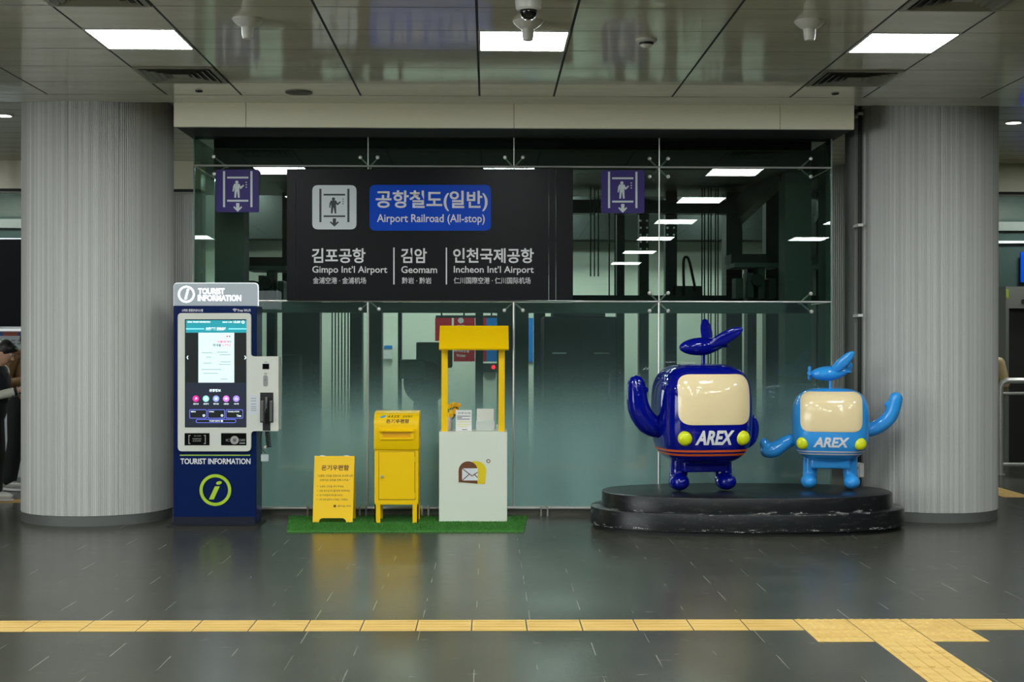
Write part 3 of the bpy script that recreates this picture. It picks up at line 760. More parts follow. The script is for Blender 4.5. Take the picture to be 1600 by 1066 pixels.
# ------------------------------------------------------------------ floor tactile paving
def tactile():
    Y0, Y1 = 7.655, 7.945
    tg = 'guiding strip tiles across the floor'
    x_block0, x_block1 = 1.715, 2.615
    xs = []
    x = x_block0
    while x > -4.0: x -= 0.3; xs.append(x)
    x = x_block1
    while x < 3.5: xs.append(x); x += 0.3
    def bar_tile(along_x):
        bm = BM(); box(bm, -0.1465, 0.1465, -0.1485, 0.1485, 0.0, 0.002)
        for k in range(4):
            c = -0.108 + k * 0.072
            if along_x: box(bm, -0.135, 0.135, c - 0.014, c + 0.014, 0.002, 0.0042)
            else: box(bm, c - 0.014, c + 0.014, -0.135, 0.135, 0.002, 0.0055)
        return bm
    base = bar_tile(True); a = obj('tactile_tile', base, M_tac, local=True)
    a['category'] = 'tactile tile'
    for k, x in enumerate(xs):
        o = a if k == 0 else a.copy()
        if k: COL.objects.link(o)
        o.location = (x + 0.15, (Y0 + Y1) / 2, 0.0); o['label'] = 'yellow ribbed tactile tile in the strip running across the floor'; o['group'] = tg
    bm = BM(); box(bm, -0.1465, 0.1465, -0.1485, 0.1485, 0.0, 0.002)
    for i in range(6):
        for j in range(6):
            lathe(bm, [(0.017, 0.002), (0.013, 0.0055), (0.008, 0.007)], Vector((-0.125 + i * 0.05, -0.125 + j * 0.05, 0)), 10)
    d0 = obj('tactile_tile', bm, M_tac, local=True); d0['category'] = 'tactile tile'
    k = 0
    for i in range(3):
        for j in range(2):
            o = d0 if k == 0 else d0.copy()
            if k: COL.objects.link(o)
            k += 1
            o.location = (x_block0 + 0.15 + 0.3 * i, (Y0 + Y1) / 2 - 0.3 * j, 0); o['label'] = 'yellow dotted tactile tile in the block where the strips meet'; o['group'] = 'dotted tiles at the strip junction'
    s0 = obj('tactile_tile', bar_tile(False), M_tac, local=True); s0['category'] = 'tactile tile'
    for k in range(4):
        o = s0 if k == 0 else s0.copy()
        if k: COL.objects.link(o)
        o.location = (x_block0 + 0.45, 7.21 - 0.005 - 0.3 * k - 0.005, 0); o['label'] = 'yellow ribbed tactile tile in the strip leading to the viewer'; o['group'] = 'guiding strip tiles toward the viewer'
    for k in range(20):
        o = s0.copy(); COL.objects.link(o); o.location = (5.36, 14.4 + 0.3 * k, 0); o['label'] = 'yellow ribbed tactile tile beyond the column by the statues'; o['group'] = 'guiding strip tiles beyond the columns'
    for k in range(8):
        o = a.copy(); COL.objects.link(o); o.location = (-5.2 + 0.3 * k - 1.0, 13.95, 0); o['label'] = 'yellow ribbed tactile tile at the feet of the people'; o['group'] = 'guiding strip tiles by the people'
tactile()

# ------------------------------------------------------------------ information kiosk
def kiosk():
    Y = 12.06
    a, b = P(270.5, 820, Y), P(401, 478, Y)
    t = empty('information_kiosk', ((a.x + b.x) / 2, Y + 0.14, 0), 'tall navy tourist information kiosk with a lit touch screen', 'kiosk')
    bm = BM(); box(bm, a.x, b.x, Y, Y + 0.3, 0.03, b.z); bev(bm, 0.006, 2); obj('cabinet', bm, M_navy, t)
    bm = BM(); box(bm, a.x - 0.03, b.x + 0.03, Y - 0.1, Y + 0.36, 0.0, 0.012); obj('base_plate', bm, M_black, t)
    bm = BM(); box(bm, a.x + 0.01, b.x - 0.01, Y - 0.005, Y + 0.3, 0.012, 0.075); obj('plinth', bm, mat('plinth_navy', (8, 16, 34), 0.4), t)
    # header of frosted acrylic
    hp = rpoly([(272, 478, 0), (272, 443, 6), (403, 443, 6), (403, 478, 0)])
    h = flat('header_panel', hp, Y + 0.06, mat('frosted_acrylic', (176, 184, 190), 0.35), t, 0.02)
    Mh = mat('header_glow', (236, 240, 245), 0.4, emit=1.3)
    bm = BM(); prism(bm, pxpoly(rpoly([(271, 478, 0), (271, 442, 7), (404, 442, 7), (404, 478, 0)]), Y + 0.062), Y + 0.062, Y + 0.07); obj('header_edge', bm, Mh, t)
    ring_px('emblem_ring', 291.2, 460, 10.2, 13.2, Y + 0.04, Mh, t)
    text('i', 288, 451.5, 295.5, 468, Y + 0.04, Mh, t, 0.03, 0.25)
    text('TOURIST', 309.5, 450.5, 351, 460, Y + 0.04, Mh, t, 0.035); text('INFORMATION', 309, 461, 377, 470.5, Y + 0.04, Mh, t, 0.035)
    text('스마트 관광안내시스템', 284, 483, 317, 487.3, Y, M_print, t, 0.02); text('Free Wi-Fi', 371.5, 483, 391.5, 487.3, Y, M_print, t, 0.02)
    bm = BM()
    for r in (1.2, 3.0, 4.8):
        arc = [(367 + (r + 0.5) * sin(u), 487.5 - (r + 0.5) * cos(u)) for u in (-0.75, -0.4, 0, 0.4, 0.75)] + [(367 + (r - 0.6) * sin(u), 487.5 - (r - 0.6) * cos(u)) for u in (0.75, 0.4, 0, -0.4, -0.75)]
        prism(bm, pxpoly(arc, Y), Y - 0.002, Y)
    obj('wireless_mark', bm, M_print, t)
    # cream fascia with the handset wing
    out = rpoly([(279, 489.5, 6), (393, 489.5, 6), (393, 557, 5), (436, 557, 2.5), (436, 673.5, 2.5), (393, 673.5, 6), (393, 705, 7), (279, 705, 7)])
    Yp = Y - 0.03
    fp = flat('front_panel', out, Y, M_cream, t, 0.03)
    bm = BM(); q0, q1 = P(402, 673, Y), P(435.5, 557.5, Y); box(bm, q0.x, q1.x, Y, Y + 0.16, q0.z, q1.z); bev(bm, 0.004, 1); obj('handset_housing', bm, M_cream, t)
    # screen
    E = lambda n, c, s=0.5: mat('screen_' + n, c, 0.25, emit=s)
    scr = flat('screen', rect(289, 499, 385, 668), Yp, E('dark', (30, 34, 34), 0.45), t, 0.003); Ys = Yp - 0.003
    flat('header_bar', rect(290.5, 500.5, 385, 520), Ys, E('teal', (38, 140, 152), 0.7), scr, 0.001)
    flat('menu_panel', rect(290.5, 598, 384, 667), Ys, E('menu', (40, 44, 58), 0.45), scr, 0.001)
    W = E('white', (225, 240, 245), 0.85); Yt = Ys - 0.001
    text('SEOUL TOURIST INFORMATION', 293, 502, 328.5, 504.5, Yt, W, scr, 0.03, thick=0.001); text('15:29', 365, 501.5, 375.5, 505, Yt, W, scr, 0.03, thick=0.001)
    text('2024/11/27', 347.5, 502.3, 363, 504.6, Yt, W, scr, 0.02, thick=0.001); ring_px('gear_icon', 379.8, 503.5, 1.2, 2.4, Yt, W, scr, 0.001)
    text('外國遊客 服務標準', 321.5, 511.5, 354.5, 516.5, Yt, W, scr, 0.03, thick=0.001)
    Lc = E('line', (120, 205, 232), 0.8)
    flat('line', rect(290.5, 513, 319, 515), Yt, Lc, scr, 0.001); flat('line', rect(357, 513, 385, 515), Yt, Lc, scr, 0.001)
    pg = flat('poster_page', rect(310, 520, 366, 598), Ys, E('page', (205, 224, 222), 0.62), scr, 0.001)
    tx = E('grey', (150, 170, 175), 0.5); pk = E('pink', (238, 90, 150), 0.6); tg = E('ink', (70, 90, 110), 0.4)
    flat('dot', circ(355, 525.7, 1.3, 12), Yt, E('red', (230, 60, 80), 0.6), scr, 0.001); flat('dot', circ(358.8, 525.7, 1.2, 12), Yt, E('green', (40, 140, 120), 0.5), scr, 0.001)
    text('서울에서', 339, 532, 357, 535.8, Yt, pk, scr, 0.02, thick=0.001); text('나', 357.5, 532, 361, 535.8, Yt, tg, scr, 0.02, thick=0.001)
    text('한국을', 333, 537.5, 345.5, 541.5, Yt, tg, scr, 0.02, thick=0.001); text('느끼다', 347, 537.5, 360.5, 541.5, Yt, pk, scr, 0.02, thick=0.001)
    for x0, y0, x1 in ((315, 551, 332), (339, 550, 356), (322, 557.5, 330), (343, 554, 360), (318, 567, 330), (345, 565, 360), (342, 569, 360), (315, 577, 346), (318, 583, 340), (345, 592, 355)):
        flat('text_line', rect(x0, y0, x1, y0 + 1.1), Yt, tx, scr, 0.001)
    text('‹', 291.5, 556, 294.5, 561.5, Ys, W, scr, 0.03, thick=0.001); text('›', 381.5, 556, 385, 561.5, Ys, W, scr, 0.03, thick=0.001)
    text('관광정보', 327, 608, 345, 612.5, Yt, W, scr, 0.03, thick=0.001)
    for k, (c, s) in enumerate((((228, 40, 150), '길안내'), ((150, 208, 206), '관광지'), ((140, 156, 214), '편의시설'), ((206, 120, 214), '교통정보'), ((160, 130, 220), '숙박'))):
        x = 306 + 15.8 * k
        flat('app_icon', circ(x, 623.2, 5.0, 24), Yt, E('icon%d' % k, c, 0.7), scr, 0.001)
        text('↗◎▤◍⌂'[k], x - 2, 621.2, x + 2, 625.2, Yt - 0.001, W, scr, 0.02, thick=0.001)
        text(s, x - 4, 630, x + 4, 632.5, Yt, W, scr, 0.02, thick=0.001)
    B = E('violet', (110, 120, 220), 0.6)
    for k, s in enumerate(('MEDICAL', 'MOBILE', 'TRANSLATION')):
        x0 = 296 + 28.4 * k
        b_ = flat('menu_button', rrect(x0, 640, x0 + 27, 654, 2), Yt, B, scr, 0.001); flat('menu_button_face', rrect(x0 + 0.9, 640.9, x0 + 26.1, 653.1, 1.6), Yt - 0.001, E('dark', (30, 34, 34), 0.45), scr, 0.001)
        text(s, x0 + 2.5, 642.4, x0 + (10 if k < 2 else 21), 644.4, Yt - 0.002, W, scr, 0.02, thick=0.001)
        if k < 2: ring_px('button_icon', x0 + 22.5, 649.5, 0.9, 1.9, Yt - 0.002, W, scr, 0.001)
        else: text('T-bus', x0 + 17, 648, x0 + 24, 651.5, Yt - 0.002, W, scr, 0.03, thick=0.001)
    flat('search_bar', rrect(306, 655.2, 369, 661, 2.8), Yt, B, scr, 0.001); flat('search_bar_face', rrect(307, 656.1, 368, 660.1, 2), Yt - 0.001, E('dark', (30, 34, 34), 0.45), scr, 0.001)
    text('TOURIST SERVICE', 327, 657, 344, 659, Yt - 0.002, W, scr, 0.02, thick=0.001); flat('search_dot', circ(346.8, 658, 1.6, 14), Yt - 0.002, W, scr, 0.001)
    # readers below the screen
    rd = flat('scanner_window', rect(288.5, 677, 327.5, 696), Yp, mat('gloss_black', (10, 11, 12), 0.12), t, 0.003)
    Yr = Yp - 0.003; gr = mat('grey_print', (150, 150, 148), 0.5)
    text('[', 294.5, 680, 297.5, 694, Yr, gr, rd, thick=0.001); text(']', 318.5, 680, 321.5, 694, Yr, gr, rd, thick=0.001)
    text('QR CODE', 303, 680.5, 314, 682.5, Yr, gr, rd, thick=0.001); text('PASSPORT', 301, 685, 315, 687, Yr, gr, rd, thick=0.001); text('SCANNER', 301, 688.2, 314, 690.2, Yr, gr, rd, thick=0.001)
    rd = flat('card_reader', rect(345.5, 677, 385, 696), Yp, mat('gloss_black', (10, 11, 12), 0.12), t, 0.003)
    ring_px('reader_ring', 366.5, 688, 2.6, 6.6, Yr, gr, rd, 0.001); ring_px('reader_ring', 366.5, 688, 1.0, 1.7, Yr, gr, rd, 0.001)
    text('IC', 353, 686, 359, 690, Yr, gr, rd, thick=0.001); text('CARD', 374, 686, 383, 690, Yr, gr, rd, thick=0.001); flat('line', rect(374, 692, 383, 693.4), Yr, gr, rd, 0.001)
    # wing: camera window, speaker, instruction card, handset
    flat('camera_window', rect(410.2, 568.5, 420.5, 577), Yp, mat('gloss_black', (10, 11, 12), 0.12), t, 0.003)
    text('CAMERA', 413, 565, 418, 566.6, Yp, M_dark, t, thick=0.001); text('SPEAKER', 413, 583, 417, 584.6, Yp, M_dark, t, thick=0.001)
    flat('speaker_grille', rrect(411.3, 586.5, 418.4, 604, 3.4), Yp, mat('grille_grey', (140, 143, 138), 0.5), t, 0.003); flat('grille_dot', circ(414.8, 594, 0.8, 10), Yp - 0.003, M_dark, t, 0.001)
    cd = flat('instruction_card', rect(389.5, 618, 403, 647.5), Yp, mat('card_white', (200, 206, 212), 0.4), t, 0.002)
    for y in (622, 626, 631, 635, 638, 641): flat('text_line', rect(392, y, 400.5, y + 1.2), Yp - 0.002, tx if y < 0 else gr, cd, 0.001)
    flat('handset_recess', rect(406.5, 613.5, 427.2, 660.5), Yp, M_black, t, 0.002); flat('handset_slot', rect(410.5, 660.5, 422.5, 673.2), Yp, M_black, t, 0.002)
    hm = mat('handset_grey', (96, 98, 96), 0.35); hb = mat('handset_black', (24, 25, 26), 0.25)
    for xs in ((408.5, 413), (421.5, 426)):
        bm = BM(); q0, q1 = P(xs[0], 659, Yp), P(xs[1], 626, Yp); box(bm, q0.x, q1.x, Yp - 0.03, Yp - 0.002, q0.z, q1.z); bev(bm, 0.006, 2); obj('cradle', bm, hm, t)
    c0 = P(417, 622, Yp); c1 = P(417, 660, Yp)
    bm = BM(); pts = curve_pts([(c0.x, Yp - 0.02, c0.z), (c0.x, Yp - 0.045, c0.z * 0.75 + c1.z * 0.25), (c0.x, Yp - 0.055, (c0.z + c1.z) / 2), (c0.x, Yp - 0.045, c0.z * 0.25 + c1.z * 0.75), (c0.x, Yp - 0.02, c1.z)], 16)
    tube(bm, pts, lerps([0.022, 0.017, 0.018, 0.017, 0.022], len(pts)), 14); obj('handset', bm, hb, t, True)
    cc = P(416, 670, Yp); ce = P(419, 700, Yp)
    bm = BM(); tube(bm, [(cc.x + 0.02 * cos(k * 1.1) + (ce.x - cc.x) * k / 60, Yp + 0.04 + 0.02 * sin(k * 1.1), cc.z + (ce.z - cc.z) * k / 60) for k in range(61)], 0.004, 6); obj('coiled_cord', bm, M_black, t, True)
    q = P(410, 672, Yp); bm = BM(); tube(bm, curve_pts([(q.x, Yp + 0.03, q.z), (q.x - 0.02, Yp + 0.04, q.z - 0.06), (q.x - 0.025, Yp + 0.04, q.z - 0.14), (q.x + 0.02, Yp + 0.04, q.z - 0.2)], 12), 0.003, 6); obj('wire', bm, M_black, t, True)
    flat('tag', rect(408, 710, 419.5, 721), Yp + 0.05, mat('tag_clear', (175, 185, 182), 0.3), t, 0.006); 
    bm = BM(); ball(bm, P(415, 699, Yp + 0.05), (0.014, 0.01, 0.014), 2); obj('tag_clip', bm, M_white, t, True)
    # lower front
    flat('green_line', rect(281, 710.5, 391, 712.5), Y, mat('lime_print', (150, 178, 70), 0.5), t)
    text('TOURIST INFORMATION', 282, 716.5, 391.5, 725.5, Y, M_print, t, 0.025)
    gm = mat('emblem_green', (168, 200, 30), 0.5)
    ring_px('emblem_ring', 336.5, 766, 20, 24.8, Y, gm, t)
    text('i', 326.5, 752, 346.5, 780.5, Y, gm, t, 0.012, 0.3)
kiosk()

# ------------------------------------------------------------------ turf mat, folding sign, post box, stall
a, b, c_, d_ = G(448, 832, 0.0), G(818, 832, 0.0), G(815, 811, 0.0), G(459, 811, 0.0)
bm = BM(); pr = [(a.x, a.y), (b.x, b.y), (c_.x + 0.05, 12.6), (d_.x - 0.05, 12.6)]
lo = [bm.verts.new((x, y, 0.0)) for x, y in pr]; hi = [bm.verts.new((x, y, 0.014)) for x, y in pr]
bm.faces.new(lo[::-1]); bm.faces.new(hi)
for k in range(4): bm.faces.new((lo[k], lo[(k + 1) % 4], hi[(k + 1) % 4], hi[k]))
rnd = random.Random(3)
for k in range(15000):
    u, v = rnd.random(), rnd.random()
    x = (pr[0][0] * (1 - u) + pr[1][0] * u) * (1 - v) + (pr[3][0] * (1 - u) + pr[2][0] * u) * v; y = pr[0][1] * (1 - v) + pr[3][1] * v
    if any(P(p0, 800, 12.2).x - 0.03 < x < P(p1, 800, 12.2).x + 0.03 and y0 - 0.03 < y < y1 + 0.03 for p0, p1, y0, y1 in ((488, 555, 12.16, 12.47), (584, 656, 12.12, 12.46), (686, 793, 12.2, 12.65))): continue
    an = rnd.random() * pi; dx, dy = 0.003 * cos(an), 0.003 * sin(an); h = 0.010 + 0.012 * rnd.random(); lx, ly = (rnd.random() - 0.5) * 0.02, (rnd.random() - 0.5) * 0.02
    bm.faces.new((bm.verts.new((x - dx, y - dy, 0.013)), bm.verts.new((x + dx, y + dy, 0.013)), bm.verts.new((x + lx, y + ly, 0.013 + h))))
o = obj('turf_mat', bm, M_turf, normals=False); o['label'] = 'strip of green artificial turf under the yellow post box and stall'; o['category'] = 'turf mat'
ZT = 0.015

def folding_sign():
    Y = 12.17; zb = ZT
    ztop = P(520, 713, Y + 0.13).z
    tl = lambda z: 0.13 * (z - zb) / (ztop - zb)
    t = empty('folding_sign', (P(521, 818, Y).x, Y + 0.15, ZT), 'yellow folding board sign with brown Korean writing on the turf', 'sign')
    x0b, x1b, x0t, x1t = P(488.5, 819, Y).x, P(551, 819, Y).x, P(491.5, 713, Y + 0.13).x, P(554, 713, Y + 0.13).x
    xa = lambda u, z: (x0b + (x0t - x0b) * (z - zb) / (ztop - zb)) * (1 - u) + (x1b + (x1t - x1b) * (z - zb) / (ztop - zb)) * u
    def board(yoff, sgn):
        za = zb + 0.035; arch = [(0.15, zb), (0.17, zb + 0.02), (0.22, za), (0.76, za), (0.82, zb + 0.02), (0.84, zb)]
        pts = [(0, zb)] + arch + [(1, zb), (1, ztop), (0, ztop)]
        bm = BM()
        f_ = [bm.verts.new((xa(u, z), Y + yoff + sgn * tl(z), z)) for u, z in pts]; k_ = [bm.verts.new((xa(u, z), Y + yoff + sgn * tl(z) + 0.012, z)) for u, z in pts]
        bm.faces.new(f_); bm.faces.new(k_[::-1]); n = len(pts)
        for i in range(n): bm.faces.new((f_[i], k_[i], k_[(i + 1) % n], f_[(i + 1) % n]))
        return bm
    obj('front_board', board(0.0, 1), M_yel, t); obj('rear_board', board(0.27, -1), M_yel, t)
    for u in (0.2, 0.8):
        bm = BM(); x = xa(u, ztop); tube(bm, [(x - 0.02, Y + 0.138, ztop), (x + 0.02, Y + 0.138, ztop)], 0.008, 8); obj('hinge', bm, M_steel, t)
    T = lambda s, a0, b0, a1, b1, bd=0.01: text(s, a0, b0, a1, b1, Y + 0.0005, M_brown, t, bd, thick=0.001, tilt=lambda z: tl(z))
    T('온기우편함', 500, 728.5, 543.5, 737, 0.03)
    T('“소중한 고민을 진정으로 보내주시면', 493.5, 743.5, 549.5, 747.2); T('손편지로 답장을 전해 드려요.”', 498, 750, 545.5, 753.5)
    T('소중한 고민을 적어 주세요.', 498, 760, 536.5, 763.2); T('답장 받으실 주소를 함께 적어주세요.', 498, 766.6, 546.5, 770)
    T('온기우편함에 편지를 넣어요.', 498, 773.5, 535, 776.6); T('4주 안에 답장이 도착해요, 기대해요.', 498, 780.2, 543, 783.4)
    for y in (760, 766.8, 773.5, 780.2): T('✓', 493.5, y, 496, y + 2.6, 0)
    T('@ongi_zine', 527, 790, 547.5, 793.2)
    bm = BM(); prism(bm, pxpoly(rrect(520.5, 789.8, 524.5, 793.6, 1), Y), Y - 0.001, Y)
    for v in bm.verts: v.co.y += tl(v.co.z)
    obj('camera_mark', bm, M_brown, t)
folding_sign()

def post_box():
    Y = 12.13; x0, x1 = P(584.5, 720, Y).x, P(654.5, 720, Y).x; D = 0.31
    zl, zm, zt = P(600, 789, Y).z, P(600, 703, Y).z, P(600, 643, Y + 0.1).z
    t = empty('post_box', ((x0 + x1) / 2, Y + D / 2, ZT), 'yellow letter box on four legs with a rounded top', 'post box')
    zc = P(600, 664, Y).z   # where the top starts to curve back
    def front(z):
        if z <= zc: return Y - 0.018
        u = (z - zc) / (zt - zc); return Y - 0.018 + 0.16 * (1 - math.sqrt(max(0.0, 1 - u * u)))
    prof = [(Y + D, zm), (Y - 0.010, zm), (Y - 0.018, zm + 0.012)] + [(front(zc + (zt - zc) * k / 14), zc + (zt - zc) * k / 14) for k in range(15)] + [(Y + D, zt)]
    bm = BM(); prism_x(bm, prof, x0, x1); obj('hood', bm, M_yel, t, True)
    bm = BM(); box(bm, x0 + 0.004, x1 - 0.004, Y, Y + D - 0.004, zl, zm); bev(bm, 0.003, 1); obj('cabinet', bm, M_yel, t)
    # letter slot: raised frame around a dark-throated recess
    Ys = Y - 0.018
    q0, q1 = PXZ(593, 684, Ys), PXZ(647, 673, Ys); i0, i1 = PXZ(598, 682.5, Ys), PXZ(642, 674.5, Ys)
    bm = BM()
    o_ = [bm.verts.new((x, Ys - 0.004, z)) for x, z in ((q0[0], q0[1]), (q1[0], q0[1]), (q1[0], q1[1]), (q0[0], q1[1]))]
    s_ = [bm.verts.new((x, Ys - 0.022 if z == q1[1] else Ys - 0.006, z)) for x, z in ((q0[0], q0[1]), (q1[0], q0[1]), (q1[0], q1[1]), (q0[0], q1[1]))]
    # sloping hood over the slot, its sides and sill
    for v in o_ + s_: pass
    bm.free(); bm = BM()
    zt_, zb_ = q1[1], q0[1]
    prism_x(bm, [(Ys, zt_ + 0.012), (Ys - 0.03, zt_ - 0.002), (Ys - 0.03, zt_ - 0.008), (Ys, zt_ - 0.008)], q0[0], q1[0]); obj('slot_hood', bm, M_yel, t)
    bm = BM(); prism_x(bm, [(Ys, zb_ - 0.022), (Ys - 0.012, zb_ - 0.016), (Ys - 0.012, zb_ - 0.006), (Ys, zb_ + 0.002)], q0[0] + 0.006, q1[0] - 0.006); obj('slot_sill', bm, M_yel, t)
    for xa, xb in ((q0[0], i0[0]), (i1[0], q1[0])):
        bm = BM(); box(bm, xa, xb, Ys - 0.01, Ys, zb_, zt_ - 0.008); obj('slot_cheek', bm, M_yel, t)
    bm = BM(); box(bm, i0[0], i1[0], Ys - 0.004, Ys, zb_ + 0.004, zt_ - 0.008); obj('slot_flap', bm, mat('yellow_flap', (232, 168, 6), 0.4), t)
    # door
    d0, d1 = PXZ(592.2, 780.5, Y), PXZ(648, 706.5, Y)
    bm = BM(); box(bm, d0[0] - 0.004, d1[0] + 0.004, Y - 0.0012, Y, d0[1] - 0.004, d1[1] + 0.004); obj('door_gap', bm, mat('yellow_gap', (120, 92, 10), 0.6), t)
    bm = BM(); box(bm, d0[0], d1[0], Y - 0.008, Y - 0.001, d0[1], d1[1]); bev(bm, 0.002, 1); dr = obj('door', bm, M_yel, t)
    q = P(597.5, 744.5, Y); bm = BM(); lathe(bm, [(0, -0.02), (0.011, -0.019), (0.013, -0.012), (0.013, 0), (0, 0)], Vector((q.x, Y - 0.008, q.z)), 18, 'Y'); obj('lock', bm, M_steel, dr, True)
    for py in (718, 774):
        q = P(648.6, py, Y); bm = BM(); tube(bm, [(q.x, Y - 0.008, q.z - 0.02), (q.x, Y - 0.008, q.z + 0.02)], 0.005, 8); obj('hinge', bm, M_yel, dr)
    lw = P(593.5, 800, Y).x - P(584.5, 800, Y).x
    for xa, s in ((x0 + 0.004, 1), (x1 - 0.004, -1)):
        for ya, e in ((Y, 1), (Y + D - 0.004, -1)):
            bm = BM(); box(bm, *sorted((xa, xa + s * lw)), *sorted((ya, ya + e * 0.012)), ZT, zl + 0.005)
            box(bm, *sorted((xa, xa + s * 0.012)), *sorted((ya, ya + e * lw)), ZT, zl + 0.005); obj('leg', bm, M_yel, t)
    # writing follows the rounded hood
    def T(s, a0, b0, a1, b1, m, bd, sh=0.0):
        bm = text_bm(s, bd, sh); p0, p1 = P(a0, b1, Y), P(a1, b0, Y)
        bmesh.ops.triangulate(bm, faces=bm.faces[:])
        for v in bm.verts:
            x = p0.x + (p1.x - p0.x) * v.co.x; z = p0.z + (p1.z - p0.z) * v.co.y
            v.co = Vector((x, front(z) - 0.0005 - (v.co.z + 0.5) * 0.0015, z))
        obj('lettering', bm, m, t)
    T('온기우편함', 603.5, 655, 639.5, 661.3, M_brown, 0.03); T('A R E X', 605, 649.3, 625, 652.8, mat('logo_ink', (60, 58, 40), 0.5), 0.03, 0.4); T('공항철도', 629, 649.6, 645, 652.6, mat('logo_ink', (60, 58, 40), 0.5), 0.01, 0.3)
    bm = BM(); pts = pxpoly([(592.5, 652.2), (597, 650.2), (604.5, 648.6), (601, 652.4), (597, 653.4)], Y)
    vs = [bm.verts.new((x, front(z) - 0.0025, z)) for x, z in pts]; v2 = [bm.verts.new((x, front(z) - 0.0005, z)) for x, z in pts]
    bm.faces.new(vs); bm.faces.new(v2[::-1])
    for k in range(5): bm.faces.new((vs[k], v2[k], v2[(k + 1) % 5], vs[(k + 1) % 5]))
    obj('logo_mark', bm, mat('logo_blue', (70, 150, 200), 0.4), t)
post_box()

def stall():
    Y = 12.21; x0, x1 = P(686, 750, Y).x, P(792.5, 750, Y).x; zt = P(740, 675, Y).z; D = 0.42
    t = empty('stall_counter', ((x0 + x1) / 2, Y + D / 2, ZT), 'pale counter stall with yellow uprights and roof on the turf', 'stall')
    bm = BM(); box(bm, x0, x1, Y, Y + D, ZT, zt); bev(bm, 0.003, 1); obj('counter', bm, M_counter, t)
    Yp = Y + 0.04; zr = P(740, 545, Yp).z
    for a0, a1 in ((689.8, 699.5), (779, 788.8)):
        q0, q1 = P(a0, 600, Yp), P(a1, 600, Yp)
        bm = BM(); box(bm, q0.x, q1.x, Yp, Yp + 0.05, zt, zr + 0.06); bev(bm, 0.003, 1); obj('upright', bm, M_yel, t)
    e0, e1 = P(686, 545, Y - 0.06), P(795, 545, Y - 0.06); r0 = P(688.5, 509, Y + 0.16)
    bm = BM(); prism_x(bm, [(Y - 0.06, e0.z), (Y + 0.16, r0.z), (Y + 0.38, e0.z), (Y + 0.37, e0.z - 0.012), (Y + 0.16, r0.z - 0.02), (Y - 0.05, e0.z - 0.012)], e0.x, e1.x); obj('roof', bm, M_yel, t)
    # emblem on the front: open letter box with an envelope
    br, yl = mat('emblem_brown', (104, 60, 28), 0.5), mat('emblem_yellow', (222, 196, 12), 0.5)
    arch = lambda xa, xb, yt, yb: [(xa, yb)] + [((xa + xb) / 2 - (xb - xa) / 2 * cos(pi * k / 12), yt + (xb - xa) / 2 * (1 - sin(pi * k / 12)) * 0.95) for k in range(13)] + [(xb, yb)]
    flat('emblem_flap', [(738, 721)] + [(745 + 15 * sin(pi / 2 * k / 8), 736 - 15 * cos(pi / 2 * k / 8)) for k in range(9)] + rpoly([(760, 756.5, 2), (745, 756.5, 0)]), Y, yl, t, 0.0015)
    flat('emblem_box', rpoly([(716.5, 756, 2.5), (716.5, 737, 0)]) + [(731.5 - 15 * cos(pi * k / 14), 736 - 15 * sin(pi * k / 14)) for k in range(1, 14)] + [(746, 737), (746, 756)], Y, br, t, 0.0025)
    wh = mat('emblem_white', (214, 218, 222), 0.5)
    flat('emblem_envelope', rect(722, 732, 746.5, 751), Y, wh, t, 0.0035)
    bm = BM()
    for p0, p1 in (((722, 732), (737.5, 744)), ((737.5, 744), (746.3, 738)), ((722, 751), (733.5, 741)), ((741, 741.5), (746.3, 746.5))):
        d = Vector((p1[0] - p0[0], p1[1] - p0[1])).normalized(); nn = Vector((-d.y, d.x)) * 0.7
        prism(bm, pxpoly([(p0[0] + nn.x, p0[1] + nn.y), (p1[0] + nn.x, p1[1] + nn.y), (p1[0] - nn.x, p1[1] - nn.y), (p0[0] - nn.x, p0[1] - nn.y)], Y), Y - 0.0045, Y - 0.0035)
    obj('emblem_lines', bm, br, t)
    ring_px('emblem_circle', 763, 720.7, 1.9, 3.1, Y, br, t, 0.0025)
    # flower vase
    Yv = Y + 0.24; zt += 0.001; c = P(701, 670, Yv)
    v = empty('flower_vase', (c.x, Yv, zt), 'pale vase of yellow flowers on the stall counter', 'vase')
    bm = BM(); prof = [(0.026, 0), (0.034, 0.03), (0.034, 0.07), (0.024, 0.1), (0.014, 0.118), (0.018, 0.13), (0.014, 0.128), (0.010, 0.115)]
    lathe(bm, prof, Vector((c.x, Yv, zt)), 24); obj('vase', bm, mat('vase_pink', (206, 190, 182), 0.4), v, True)
    rn = random.Random(5); fc = P(708, 641, Yv); Mg = mat('leaf_green', (44, 92, 40), 0.6)
    stems, leaves = BM(), BM()
    for k in range(16):
        u = rn.random() * 2 * pi; rr = 0.06 * math.sqrt(rn.random()); hgt = rn.uniform(-0.045, 0.05)
        p = Vector((fc.x + rr * cos(u), Yv + rr * sin(u) * 0.7, fc.z + hgt))
        tube(stems, curve_pts([(c.x, Yv, zt + 0.09), ((c.x + p.x) / 2, Yv, zt + 0.15), p], 6), 0.0025, 5)
        bm = BM()
        for q in range(6):
            an = q * pi / 3 + u; ball(bm, p + Vector((0.012 * cos(an), -0.004, 0.012 * sin(an))), (0.011, 0.006, 0.011), 1)
        ball(bm, p + Vector((0, -0.008, 0)), 0.006, 1)
        obj('blossom', bm, mat('petal_%d' % (k % 2), ((244, 204, 30), (236, 176, 16))[k % 2], 0.6), v, True)
        if k % 2: ball(leaves, p + Vector((rn.uniform(-0.02, 0.02), 0.015, -0.025)), (0.007, 0.004, 0.022), 1, Matrix.Rotation(u, 3, 'Y'))
    for k in range(5): ball(leaves, Vector((c.x + 0.015 * k - 0.005, Yv - 0.01, zt + 0.13 + 0.012 * (k % 3))), (0.008, 0.005, 0.022), 1, Matrix.Rotation(k * 0.7, 3, 'Y'))
